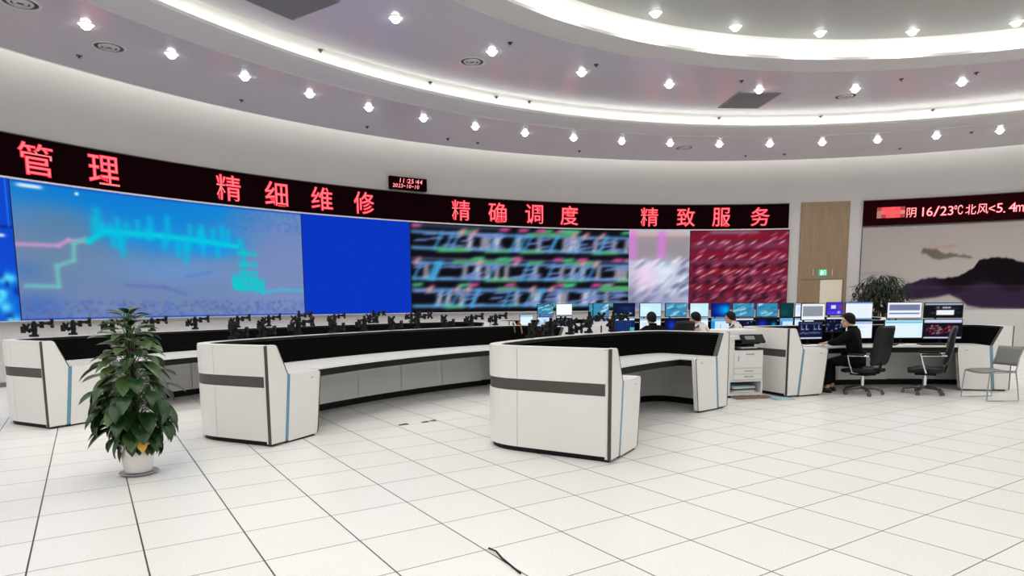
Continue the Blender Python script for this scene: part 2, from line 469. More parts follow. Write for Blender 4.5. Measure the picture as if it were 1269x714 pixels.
SPR = [(98, 69, Z1), (299, 124, Z1), (455, 157, Z1), (555, 172, Z1), (592, 177, Z1), (718, 187, Z1), (924, 193, Z1), (972, 191, Z1), (1115, 184, Z1), (1204, 164, Z1),
       (397, 62, Z2), (533, 102, Z2), (615, 120, Z2), (656, 126, Z2), (891, 146, Z2), (1017, 144, Z2), (1156, 136, Z2), (632, 53, Z2), (739, 80, Z2), (919, 100, Z2), (1117, 98, Z2), (1210, 90, Z2)]
cnt = {Z1: 0, Z2: 0}
for (x, y, z) in SPR:
    lab = '%s small dark sprinkler head from the left in the %s ceiling ring' % (ORD[cnt[z]], 'outer' if z == Z1 else 'middle'); cnt[z] += 1
    g = 'sprinkler heads in the ceiling'
    if spr0 is None:
        spr0 = thing('sprinkler', lab, 'sprinkler', on_z(x, y, z), 0, g)
        mb = MB(); mb.lathe([(0.05, 0), (0.048, -0.012), (0.0, -0.014)], 14); mb.build('rosette', M_spr, spr0, True)
        mb = MB(); mb.lathe([(0.016, -0.01), (0.012, -0.035), (0.024, -0.038), (0.024, -0.043), (0, -0.043)], 10); mb.build('nozzle', M_spr, spr0, True)
    else:
        dup(spr0, on_z(x, y, z), 0, lab, g)

# ------------------------------------------------------------------ curved wall fittings
def arc_slab(R0, R1, a0, a1, z0, z1, seg=None, mi=0, mb=None):
    mb = mb or MB(); seg = seg or max(2, int(abs(a1 - a0) / 0.7))
    mb.lathe([(R0, z0), (R0, z1), (R1, z1), (R1, z0), (R0, z0)], seg, (*HC, 0), mi, a1, a0)
    for a in (a0, a1):
        mb.add([pol(R0, a, z0), pol(R0, a, z1), pol(R1, a, z1), pol(R1, a, z0)], [(0, 1, 2, 3)], mi)
    return mb

random.seed(4); rng = np.random.default_rng(7)
ZS0, ZS1 = 1.255, 3.915
RS = 18.26
A_L = 154.6
def display(img, a0, a1, z0, z1, parent, label, R=RS):
    me = picture_mesh('display', img, lambda u, v: pol(R, a0 + (a1 - a0) * u, z0 + (z1 - z0) * v) - parent.location, screen_mat(1.0))
    o = bpy.data.objects.new('display', me); COL.objects.link(o); o.parent = parent; o['label'] = label
    return o
vw = thing('video_wall', 'huge curved video wall of blurred map and diagram screens on the curved wall', 'video wall', pol(RS, 120, ZS0))
arc_slab(RS + 0.004, RW - 0.002, A_L, 81.95, ZS0, ZS1).build('housing', M_black, vw, world=True)
mb = arc_slab(RS - 0.02, RW - 0.002, A_L, 81.9, ZS1, ZS1 + 0.035)
arc_slab(RS - 0.008, RW - 0.002, A_L, 81.9, ZS0 - 0.02, ZS0, mb=mb)
mb.build('frame', M_alu, vw, world=True)

# left sliver: bright blue camera picture
im = canvas(40, 120, (8, 70, 205)); 
rect(im, 0, 0.0, 1, 0.30, (20, 150, 235), 0.55, 0.05)
for k in range(26): blob(im, rng.random(), rng.random() * 0.32, 0.05 + 0.1 * rng.random(), 0.015 + 0.03 * rng.random(), (90, 225, 255) if rng.random() < 0.6 else (5, 50, 150), 0.9)
rect(im, 0, 0.655, 1, 0.668, (5, 30, 130)); blob(im, 0.72, 0.60, 0.09, 0.012, (220, 245, 255))
for y in (0.88, 0.82, 0.75): blob(im, 0.45, y, 0.10, 0.012, (210, 240, 255))
rect(im, 0.9, 0.66, 0.93, 1, (60, 170, 255), 0.5)
display(im, A_L, 152.36, ZS0, ZS1, vw, 'bright blue camera picture at the far left')
# map
im = canvas(380, 170, (112, 134, 178)); asp = 5.9 / 2.66
u, v = grid_uv(im)
blend(im, np.clip((v - 0.55) * 2.2 - np.abs(u - 0.42) * 1.3 + 0.45, 0, 1), (12, 132, 214))
blend(im, np.clip((v - 0.80) * 5, 0, 1) * np.clip((0.62 - u) * 5, 0, 1) * 0.8, (10, 120, 206))
rect(im, 0, 0.25, 0.32, 0.68, (104, 132, 160), 0.75, 0.05); rect(im, 0.05, 0.62, 0.2, 0.83, (92, 128, 160), 0.8, 0.03)
blob(im, 0.62, 0.62, 0.14, 0.10, (16, 150, 230), 0.8); blob(im, 0.5, 0.4, 0.25, 0.12, (104, 150, 205), 0.7)
blend(im, np.clip((u - 0.66) * 4, 0, 1) * 0.75, (120, 138, 190)); rect(im, 0.75, 0.02, 1, 0.5, (122, 142, 188), 0.8, 0.06)
rect(im, 0, 0.02, 0.09, 0.17, (30, 90, 190), 0.8, 0.03); rect(im, 0.0, 0.3, 0.05, 0.42, (40, 110, 200), 0.6, 0.02)
for k in range(500):
    blob(im, rng.random(), rng.random() * 0.14, 0.006, 0.012, (96, 104, 150) if rng.random() < .5 else (86, 120, 205), 0.55)
for k in range(160):
    blob(im, 0.7 + .3 * rng.random(), 0.8 + .2 * rng.random(), 0.006, 0.012, (70, 120, 185), 0.4)
poly_stroke(im, [(0.0, 0.545), (0.12, 0.555), (0.15, 0.60), (0.21, 0.60)], 0.018, (196, 148, 196), asp, 0.9)
poly_stroke(im, [(0.02, 0.25), (0.11, 0.25), (0.11, 0.40), (0.16, 0.45), (0.165, 0.58), (0.20, 0.62)], 0.020, (112, 186, 188), asp, 0.85)
poly_stroke(im, [(0.28, 0.68), (0.72, 0.65)], 0.10, (0, 150, 235), asp, 0.55); poly_stroke(im, [(0.21, 0.60), (0.26, 0.69), (0.45, 0.69), (0.6, 0.67), (0.73, 0.64)], 0.026, (0, 205, 220), asp)
for k in range(26):
    x = 0.22 + 0.48 * rng.random(); l = (0.05 + 0.13 * rng.random()) * (1 if rng.random() < 0.6 else -1)
    y = 0.67 - 0.05 * (x - .4)
    poly_stroke(im, [(x, y), (x, y + l)], 0.024 + 0.012 * rng.random(), (0, 192, 225), asp, 0.6)
poly_stroke(im, [(0.74, 0.70), (0.755, 0.6), (0.75, 0.36)], 0.024, (20, 185, 205), asp, 0.8)
for y in (0.58, 0.48, 0.40, 0.34): poly_stroke(im, [(0.735, y), (0.80, y)], 0.024, (20, 195, 205), asp, 0.8)
poly_stroke(im, [(0.71, 0.33), (0.76, 0.28), (0.83, 0.22), (0.9, 0.25), (1.0, 0.235)], 0.016, (60, 185, 215), asp, 0.75)
for k in range(16):
    x = 0.71 + 0.13 * rng.random(); poly_stroke(im, [(x, 0.22 + 0.06 * rng.random()), (x, 0.28 + 0.09 * rng.random())], 0.024, (20, 198, 205), asp, 0.8)
poly_stroke(im, [(0.32, 0.27), (0.45, 0.255), (0.52, 0.2)], 0.02, (96, 112, 176), asp, 0.6); poly_stroke(im, [(0.53, 0.35), (0.62, 0.4)], 0.02, (80, 130, 200), asp, 0.6)
rect(im, 0.018, 0.955, 0.085, 0.98, (235, 245, 255)); blob(im, 0.185, 0.955, 0.006, 0.012, (240, 250, 255)); rect(im, 0, 0, 1, 0.012, (30, 70, 190), 1, 0.002)
rect(im, 0, 0.985, 1, 1, (30, 80, 200), 0.8, 0.002)
display(im, 152.30, 132.38, ZS0, ZS1, vw, 'greyish blue route map with turquoise lines')
display(canvas(24, 10, (2, 52, 190)), 132.32, 122.24, ZS0, ZS1, vw, 'plain royal blue screen')
# track diagram
asp = 7.5 / 2.66
im = canvas(460, 170, (9, 9, 18))
for (yc) in (0.80, 0.46, 0.15):
    poly_stroke(im, [(0, yc + 0.10), (1, yc + 0.10)], 0.026, (92, 150, 205), asp, 0.8)
    poly_stroke(im, [(0, yc - 0.075), (1, yc - 0.075)], 0.026, (98, 165, 212), asp, 0.8)
    poly_stroke(im, [(0, yc - 0.19), (1, yc - 0.19)], 0.02, (78, 76, 108), asp, 0.8)
    for k in range(8):
        x = rng.random(); l = 0.05 + 0.1 * rng.random(); y = yc + (0.12 if rng.random() < .5 else -0.09)
        poly_stroke(im, [(x, y), (x + l, y + 0.01)], 0.028, (84, 165, 104), asp, 0.9)
    for k in range(15):
        x = rng.random(); poly_stroke(im, [(x, yc - 0.085), (x + 0.035, yc + 0.11)], 0.018, (70, 165, 220), asp, 0.9)
    for k in range(15):
        x = rng.random(); poly_stroke(im, [(x, yc - 0.05), (x + 0.004, yc + 0.06)], 0.03, (226, 222, 236), asp, 0.8)
    for k in range(40):
        x = rng.random(); y = yc - 0.08 + 0.18 * rng.random(); poly_stroke(im, [(x, y), (x + 0.05, y + 0.01)], 0.018, (116, 140, 200), asp, 0.75)
    for k in range(5):
        x = rng.random(); poly_stroke(im, [(x, yc + 0.165), (x + 0.03, yc + 0.17)], 0.03, (205, 80, 150), asp, 0.9)
        x = rng.random(); poly_stroke(im, [(x, yc + 0.16), (x + 0.04, yc + 0.17)], 0.026, (70, 190, 130), asp, 0.85)
        x = rng.random(); poly_stroke(im, [(x, yc + 0.10), (x + 0.015, yc + 0.14)], 0.03, (222, 150, 150), asp, 0.85)
rect(im, 0.0, 0.965, 0.4, 0.99, (120, 130, 165), 0.6, 0.01)
im = smear(im, 1.0, 0.45, 5); rect(im, 0, 0, 0.003, 1, (9, 9, 18))
display(im, 122.16, 98.85, ZS0, ZS1, vw, 'black screen with blurred blue and green track lines')
# lilac / white panel
im = canvas(130, 150, (190, 192, 215)); asp = 2.1 / 2.66
rect(im, 0, 0.63, 1, 0.93, (148, 140, 148)); rect(im, 0.0, 0.63, 0.12, 1, (224, 120, 222), 1, 0.02); rect(im, 0.48, 0.63, 0.60, 1, (222, 118, 224), 1, 0.02)
rect(im, 0.12, 0.91, 0.46, 0.97, (200, 160, 140), 0.9, 0.02); rect(im, 0.6, 0.91, 0.95, 0.97, (205, 160, 145), 0.9, 0.02)
for k in range(24): rect(im, k / 24, 0.63, k / 24 + 0.012, 0.9, (170, 162, 168), 0.6, 0.006)
for k in range(70):
    x, y = rng.random(), rng.random() * 0.6
    poly_stroke(im, [(x, y), (x + 0.1, y + 0.06)], 0.025, random.choice([(235, 235, 250), (150, 160, 200), (95, 95, 125), (225, 240, 250), (120, 120, 150)]), asp, 0.7)
blob(im, 0.28, 0.42, 0.22, 0.16, (245, 215, 238), 0.9); blob(im, 0.62, 0.5, 0.18, 0.12, (225, 240, 250), 0.9)
rect(im, 0, 0, 1, 0.2, (100, 110, 150), 0.35, 0.05); rect(im, 0.0, 0.0, 0.1, 0.3, (50, 50, 75), 0.7, 0.04)
im = smear(im, 0.9, 0.6, 4)
display(im, 98.85, 92.28, ZS0, ZS1, vw, 'pale lilac and white blurred screen')
# red panel
im = canvas(260, 150, (98, 28, 50)); asp = 3.25 / 2.66
for k in range(9):
    y = 0.05 + k * 0.105; rect(im, 0, y, 1, y + 0.045, (140, 62, 92) if k % 2 else (150, 14, 34), 0.8, 0.012)
for k in range(190):
    x, y = rng.random(), 0.05 + 0.9 * rng.random()
    poly_stroke(im, [(x, y), (x + 0.05, y + 0.03)], 0.012, random.choice([(176, 84, 112), (205, 130, 150), (160, 20, 40), (40, 10, 24), (190, 100, 125)]), asp, 0.75)
for y in (0.83, 0.65, 0.47, 0.27):
    for k in range(7):
        x = 0.06 + k * 0.14 + 0.02 * rng.random(); poly_stroke(im, [(x, y), (x + 0.045, y + 0.03)], 0.012, (222, 175, 195), asp, 0.85)
for y in (0.55, 0.36, 0.18):
    for k in range(7): blob(im, 0.05 + 0.145 * k, y, 0.03, 0.035, (34, 8, 22), 0.8)
poly_stroke(im, [(0.12, 0.42), (0.28, 0.5)], 0.012, (210, 130, 100), asp, 0.8); poly_stroke(im, [(0.36, 0.44), (0.48, 0.5)], 0.012, (210, 130, 100), asp, 0.8)
rect(im, 0.2, 0.965, 0.7, 0.985, (200, 190, 205), 0.8, 0.01); rect(im, 0, 0.0, 1, 0.06, (60, 80, 130), 0.6, 0.03)
im = smear(im, 1.0, 0.5, 4)
display(im, 92.22, 81.99, ZS0, ZS1, vw, 'dark red blurred table screen')

# ---- LED signs and lettering
M_ledface = mat('led_face_black', (0.003, 0.0015, 0.002), 0.9, spec=0.0, emit=(0.010, 0.0, 0.001), estr=0.3)  # faint red emission puts the letters' glow into the face
E_core = emit_mat('led_core_pink_red', (1.0, 0.125, 0.15), 1.25, False)
E_halo = emit_mat('led_red_glow', (0.80, 0.006, 0.035), 1.0, False)  # wider red glyph layer painting the glow round each LED stroke
E_white = emit_mat('led_pinkish_white', (1.0, 0.45, 0.47), 1.1, False)

def glyph_mesh(body, offset, shear=0.0):
    cu = bpy.data.curves.new('g', 'FONT'); cu.body = body; cu.offset = offset; cu.shear = shear; cu.resolution_u = 3
    o = bpy.data.objects.new('g', cu); COL.objects.link(o)
    bpy.context.view_layer.update()
    me = o.evaluated_get(bpy.context.evaluated_depsgraph_get()).to_mesh()
    vs = [(v.co.x, v.co.y) for v in me.vertices]; fs = [tuple(p.vertices) for p in me.polygons]
    bpy.data.objects.remove(o, do_unlink=True); bpy.data.curves.remove(cu)
    return vs, fs

def put_glyph(mb, body, a, z, w, h, R, bold=0.022, mats=(0, 1), shear=0.0, dz=None):
    """one character centred at angle a on a cylinder of radius R, w x h metres"""
    vs, fs = glyph_mesh(body, 0.0, shear)
    xs = [v[0] for v in vs]; ys = [v[1] for v in vs]
    x0, x1, y0, y1 = min(xs), max(xs), min(ys), max(ys)
    sy = h / max(y1 - y0, 0.05); sx = sy if w is None else w / max(x1 - x0, 0.05)
    for (off, mi, rr) in ((bold, mats[0], 0.0), (-bold * 0.45, mats[1], 0.006)):
        vv, ff = glyph_mesh(body, off, shear)
        pts = []
        for (x, y) in vv:
            lx = (x - (x0 + x1) / 2) * sx; lz = (y - (y0 + y1) / 2) * sy
            aa = a - math.degrees(lx / R)
            pts.append(pol(R - rr, aa, z + lz))
        mb.add(pts, ff, mi)

RL = 18.30
sg = thing('slogan_sign', 'long black LED sign with red Chinese slogan above the video wall', 'LED sign', pol(RL, 120, 3.955))
arc_slab(RL, RW - 0.002, A_L + 0.4, 82.05, 3.955, 4.755).build('face', M_ledface, sg, world=True)
mb = arc_slab(RL - 0.012, RW - 0.002, A_L + 0.4, 82.0, 4.755, 4.775); arc_slab(RL - 0.012, RW - 0.002, A_L + 0.4, 82.0, 3.952, 3.962, mb=mb)
mb.build('frame', M_edge, sg, world=True)
SL = [('管', 150.7), ('理', 146.77), ('精', 138.15), ('细', 134.3), ('维', 130.37), ('修', 126.52), ('精', 116.93), ('确', 113.08), ('调', 109.16), ('度', 105.36), ('精', 96.67), ('致', 92.73), ('服', 88.97), ('务', 84.96)]
for ch, a in SL:
    mb = MB(); put_glyph(mb, ch, a, 4.355, 0.60, 0.60, RL - 0.004, 0.017)
    mb.build('character', [E_halo, E_core], sg, world=True)
ws = thing('weather_sign', 'shorter black LED sign with red weather text above the landscape mural', 'LED sign', pol(RL, 67, 3.955))
arc_slab(RL, RW - 0.002, 74.86, 56.5, 3.955, 4.76).build('face', mat('led_face_red_glow', (0.005, 0.002, 0.0025), 0.9, spec=0.0, emit=(0.014, 0.0, 0.001), estr=0.7), ws, world=True)  # red emission puts the text's glow into the sign face
mb = arc_slab(RL - 0.012, RW - 0.002, 74.9, 56.5, 4.76, 4.78); arc_slab(RL - 0.012, RW - 0.002, 74.9, 56.5, 3.95, 3.96, mb=mb)
mb.build('frame', M_edge, ws, world=True)
mb = MB()          # block of mixed red cells before the text
cells = [(0.35, .06, .06), (0.62, .05, .05), (0.75, .03, .04), (0.8, .05, .06), (0.6, .02, .03), (0.2, .02, .02)]
mm = [emit_mat('led_cell_%d' % i, c, 1.0, False) for i, c in enumerate([(0.30, 0.12, 0.10), (0.55, 0.10, 0.10), (0.75, 0.04, 0.05), (0.85, 0.06, 0.07), (0.5, 0.16, 0.14), (0.30, 0.02, 0.02)])]
for i in range(6):
    for j in range(3):
        a = 73.65 - i * 0.42; z = 4.19 + j * 0.115
        k = [(0, 5, 2, 3, 2, 5), (0, 3, 3, 3, 3, 4), (5, 2, 2, 3, 2, 5)][j][i]
        mb.add([pol(RL - 0.004, a, z), pol(RL - 0.004, a - 0.42, z), pol(RL - 0.004, a - 0.42, z + 0.115), pol(RL - 0.004, a, z + 0.115)], [(0, 1, 2, 3)], k)
mb.build('blurred_cells', mm, ws, world=True)
for ch, a, w, h, z in [('阴', 70.56, 0.29, 0.33, 4.33), ('1', 69.55, None, 0.30, 4.335), ('6', 68.98, None, 0.30, 4.335), ('/', 68.4, 0.18, 0.34, 4.335), ('2', 67.8, None, 0.30, 4.335), ('3', 67.2, None, 0.30, 4.335), ('℃', 66.55, 0.25, 0.31, 4.345),
                       ('北', 65.55, 0.30, 0.33, 4.335), ('风', 64.58, 0.30, 0.33, 4.335), ('<', 63.85, 0.17, 0.20, 4.335), ('5', 63.25, None, 0.30, 4.335), ('.', 62.86, 0.05, 0.05, 4.205), ('4', 62.25, None, 0.30, 4.335), ('m', 61.68, 0.21, 0.21, 4.29), ('/', 61.15, 0.17, 0.34, 4.335), ('s', 60.6, 0.16, 0.21, 4.29)]:
    mb = MB(); put_glyph(mb, ch, a, z - 0.0, w if w is None else w * 0.92, h * 0.92, RL - 0.004, 0.016)
    mb.build('character', [E_halo, E_white], ws, world=True)
ck = thing('led_clock', 'small black digital clock with red digits above the slogan sign', 'clock', pol(18.3, 122.17, 4.835))
arc_slab(18.28, RW - 0.002, 123.98, 120.36, 4.835, 5.19, 6).build('case', M_ledface, ck, world=True)
def text_line(body, a, z, w, h, step):
    mb = MB()
    for ch in body:
        if ch != ' ':
            ww = {':': 0.03, '1': None, '-': 0.05}.get(ch, w); hh = {':': h * 0.6, '-': 0.02}.get(ch, h)
            put_glyph(mb, ch, a, z, ww, hh, 18.276, 0.018, (0, 1), 0.15)
        a -= step * (0.55 if ch in ':' else 1)
    return mb
text_line('11:25:44', 123.0, 5.085, 0.085, 0.125, 0.335).build('time_digits', [E_halo, E_white], ck, world=True)
text_line('2023-10-10', 123.65, 4.935, 0.068, 0.105, 0.265).build('date_digits', [E_halo, E_white], ck, world=True)

# ---- wooden door bay, exit sign
dr = thing('door_1', 'tall oak veneer door bay between video wall and mural', 'door', pol(RW - 0.03, 78.45, 0)); dr['kind'] = 'structure'
mb = arc_slab(RW - 0.05, RW - 0.002, 80.80, 76.10, 2.26, 4.79, 8); mb.build('upper_panel', M_wood, dr, world=True)
mb = arc_slab(RW - 0.05, RW - 0.002, 80.80, 80.50, 0, 2.26, 2); arc_slab(RW - 0.05, RW - 0.002, 76.42, 76.10, 0, 2.26, 2, mb=mb); mb.build('door_frame', M_wood, dr, world=True)
mb = arc_slab(RW - 0.03, RW - 0.002, 80.48, 78.62, 0.01, 2.225, 3); lf = mb.build('wooden_leaf', M_wood, dr, world=True)
mb = arc_slab(RW - 0.034, RW - 0.002, 78.6, 76.5, 0.01, 2.235, 3); lf2 = mb.build('cream_leaf', mat('cream_paint', (0.62, 0.58, 0.47), 0.55), dr, world=True, label='pale cream door leaf')
mb = MB()
for aa in (78.75, 78.45):
    p = pol(RW - 0.09, aa, 1.0); mb.tube([p + Vector((0, 0, -0.15)), p + Vector((0, 0, 0.15))], 0.012)
    for s_ in (-0.12, 0.12): mb.tube([p + Vector((0, 0, s_)), pol(RW - 0.03, aa, 1.0 + s_)], 0.008)
mb.build('handle', M_chrome, dr, world=True)
ex = thing('exit_sign', 'small glowing green exit sign on the oak bay above the door', 'exit sign', pol(18.33, 78.43, 2.36))
arc_slab(18.325, 18.352, 78.83, 78.03, 2.37, 2.58, 2).build('case', emit_mat('exit_green', (0.02, 0.42, 0.22), 1.0, False), ex, world=True)
mb = MB()
ax = lambda x: 78.43 - math.degrees(x / 18.32)
def q4(x0, z0, x1, z1): mb.add([pol(18.322, ax(x0), z0), pol(18.322, ax(x1), z0), pol(18.322, ax(x1), z1), pol(18.322, ax(x0), z1)], [(0, 1, 2, 3)])
q4(-0.075, 2.40, -0.02, 2.55); q4(0.02, 2.40, 0.03, 2.55); q4(0.03, 2.54, 0.075, 2.55); q4(0.075, 2.40, 0.085, 2.55); q4(-0.01, 2.45, 0.01, 2.50)
mb.build('pictogram', emit_mat('exit_white', (0.75, 1.0, 0.85), 1.2, False), ex, world=True)
for s_ in (-1, 1):
    mb = MB(); mb.add([pol(18.345, 78.43 + s_ * 0.95, 2.38), pol(18.345, 78.43 + s_ * 0.90, 2.38), pol(18.345, 78.43 + s_ * 0.90, 2.58), pol(18.345, 78.43 + s_ * 0.95, 2.58)], [(0, 1, 2, 3)])
    mb.build('bracket', M_alu, ex, world=True)

# ---- landscape mural
def mural():
    W_, H_ = 420, 150
    im = canvas(W_, H_, (160, 152, 149)); a0, a1, z0, z1 = 74.82, 55.0, 1.26, 3.935
    u, v = grid_uv(im); ang = a0 + (a1 - a0) * u; z = z0 + (z1 - z0) * v
    def interp(pts):
        xs = [-p[0] for p in pts]; ys = [p[1] for p in pts]; return np.interp(-ang, xs, ys)
    nz = 0.02 * np.sin(ang * 5.1) + 0.012 * np.sin(ang * 11.0)
    k = lambda t, s: 1 / (1 + np.exp(-np.clip(t / s, -30, 30)))
    blend(im, k(2.9 - z, 0.3) * 0.5, (178, 171, 166))
    # far grey wash at left
    top = interp([(74.8, 2.45), (73, 2.48), (71.5, 2.35), (70, 2.2)]); blend(im, k(top - z, 0.03) * np.exp(-np.maximum(top - z, 0) / 0.12) * k(ang - 70.2, 0.4) * 0.45, (128, 126, 130))
    # cloud / crag
    top = interp([(69.5, 3.10), (69.1, 3.2), (68.4, 3.18), (67.5, 3.03), (66.3, 2.98), (65.3, 2.9), (64.8, 2.86)]) + nz
    bot = interp([(69.5, 3.02), (69.0, 3.02), (68.4, 2.86), (67.8, 2.82), (66.5, 2.9), (65.3, 2.84), (64.8, 2.84)])
    blend(im, k(top - z, 0.015) * k(z - bot, 0.015) * k(69.4 - ang, 0.05) * k(ang - 64.9, 0.1) * 0.75, (84, 74, 66))
    blend(im, k(interp([(68.6, 3.24), (67, 3.28), (66, 3.3)]) - z, 0.01) * k(z - interp([(68.6, 3.17), (67, 3.16), (66, 3.26)]), 0.01) * k(68.4 - ang, .1) * k(ang - 66.2, .1) * 0.4, (176, 122, 110))
    # dark mountain
    top = interp([(71.4, 1.75), (70.6, 2.05), (69.4, 2.18), (68.6, 2.26), (67.6, 2.22), (66.6, 2.24), (65.7, 2.34), (64.9, 2.55), (64.5, 2.76), (63.6, 2.83), (62.4, 2.82), (61.4, 2.7), (60.4, 2.62), (57, 2.5), (55, 2.3)]) + nz * 0.6
    bot = interp([(71.4, 1.72), (70.0, 1.55), (68.0, 1.62), (66.8, 1.72), (65.8, 1.55), (65.2, 1.36), (64.0, 1.28), (55, 1.2)])
    mk = k(top - z, 0.012) * k(z - bot, 0.02)
    blend(im, mk, (48, 34, 56))
    blend(im, mk * k(z - 1.98 - 0.12 * np.sin(ang * 1.3), 0.05) * k(interp([(71.4, 0), (68.8, 0.35), (66.2, 0.8), (65, 1.0), (55, 1)]) - 0.5, 0.1), (17, 12, 17))
    blend(im, mk * np.exp(-((z - 1.95) / 0.05) ** 2) * 0.35, (70, 56, 80))
    blend(im, mk * np.exp(-((z - 1.72 - 0.03 * np.sin(ang * 3)) / 0.03) ** 2) * 0.25, (62, 48, 72))
    return im, a0, a1, z0, z1
im, a0, a1, z0, z1 = mural()
mu = thing('landscape_mural', 'wide grey ink landscape mural with dark purple mountain on the right wall', 'mural', pol(18.36, 66, 1.26))
arc_slab(18.372, RW - 0.002, a0, a1, z0, z1).build('backing', M_paper, mu, world=True)
me = picture_mesh('print', im, lambda u, v: pol(18.368, a0 + (a1 - a0) * u, z0 + (z1 - z0) * v) - mu.location, colour_mat('mural_print'))
o = bpy.data.objects.new('print', me); COL.objects.link(o); o.parent = mu
mb = arc_slab(18.36, RW - 0.002, a0 + 0.05, a0, z0, z1, 1); mb.build('edge_strip', M_edge, mu, world=True)

# ------------------------------------------------------------------ consoles
def unit(d): return Vector((d[0], d[1])).normalized()

def fillet_path(P0, Q0, P1, Q1, Ro, a0, a1, r):
    """inner end P0 -> corner Q0 -> arc of radius Ro from a0 to a1 -> corner Q1 -> inner end P1, corners rounded"""
    C = Vector(HC)
    def corner(P, Q, a, da):
        # round corner between segment P-Q and the arc starting at Q towards angle a+da
        d1 = (Vector(Q) - Vector(P)); L = d1.length; d1.normalize()
        t = min(r, L * 0.45)
        A = Vector(Q) - d1 * t
        ab = a + math.degrees(t / Ro) * da
        B = Vector(pol(Ro, ab)[:2])
        pts = []
        n = 8
        for k in range(n + 1):
            s = k / n
            pts.append(A * (1 - s) ** 2 + Vector(Q) * 2 * s * (1 - s) + B * s * s)
        return pts, ab
    c0, b0 = corner(P0, Q0, a0, -1)
    c1, b1 = corner(P1, Q1, a1, 1)
    n = max(4, int(abs(b0 - b1) / 1.3))
    arc = [Vector(pol(Ro, b0 + (b1 - b0) * k / n)[:2]) for k in range(1, n)]
    return [Vector(P0)] + c0 + arc + c1[::-1] + [Vector(P1)], len(c0)

def offset(path, d):
    """offset towards the inside of the C (to the right of travel along the path as laid out)"""
    out = []
    n = len(path)
    for i, p in enumerate(path):
        if i == 0: t = (path[1] - p).normalized(); nn = Vector((t.y, -t.x)); out.append(p + nn * d); continue
        if i == n - 1: t = (p - path[-2]).normalized(); nn = Vector((t.y, -t.x)); out.append(p + nn * d); continue
        t1 = (p - path[i - 1]).normalized(); t2 = (path[i + 1] - p).normalized()
        n1 = Vector((t1.y, -t1.x)); n2 = Vector((t2.y, -t2.x)); m = (n1 + n2)
        m.normalize(); out.append(p + m * d / max(0.5, m.dot(n1)))
    return out

def sweep(mb, path, prof, mi=0, i0=0, i1=None, caps=True):
    """closed profile of (offset, z) swept along path[i0:i1]"""
    i1 = len(path) if i1 is None else i1
    offs = [offset(path, u)[i0:i1] for (u, z) in prof]
    m = len(prof); n = i1 - i0
    vs = [Vector((offs[j][i].x, offs[j][i].y, prof[j][1])) for i in range(n) for j in range(m)]
    fs = [(i * m + j, i * m + (j + 1) % m, (i + 1) * m + (j + 1) % m, (i + 1) * m + j) for i in range(n - 1) for j in range(m)]
    if caps: fs += [tuple(range(m)), tuple(range((n - 1) * m, n * m))]
    mb.add(vs, fs, mi)

def line_circle(P, d, R):
    """point of the line P + t d (t > 0) on the circle of radius R round the hall centre"""
    C = Vector(HC); f = P - C; b = f.dot(d); c = f.length_squared - R * R
    return P + d * (-b + math.sqrt(max(0, b * b - c)))

def resample(path, i0, i1, step):
    pts = [path[i] for i in range(i0, i1)]
    return pts

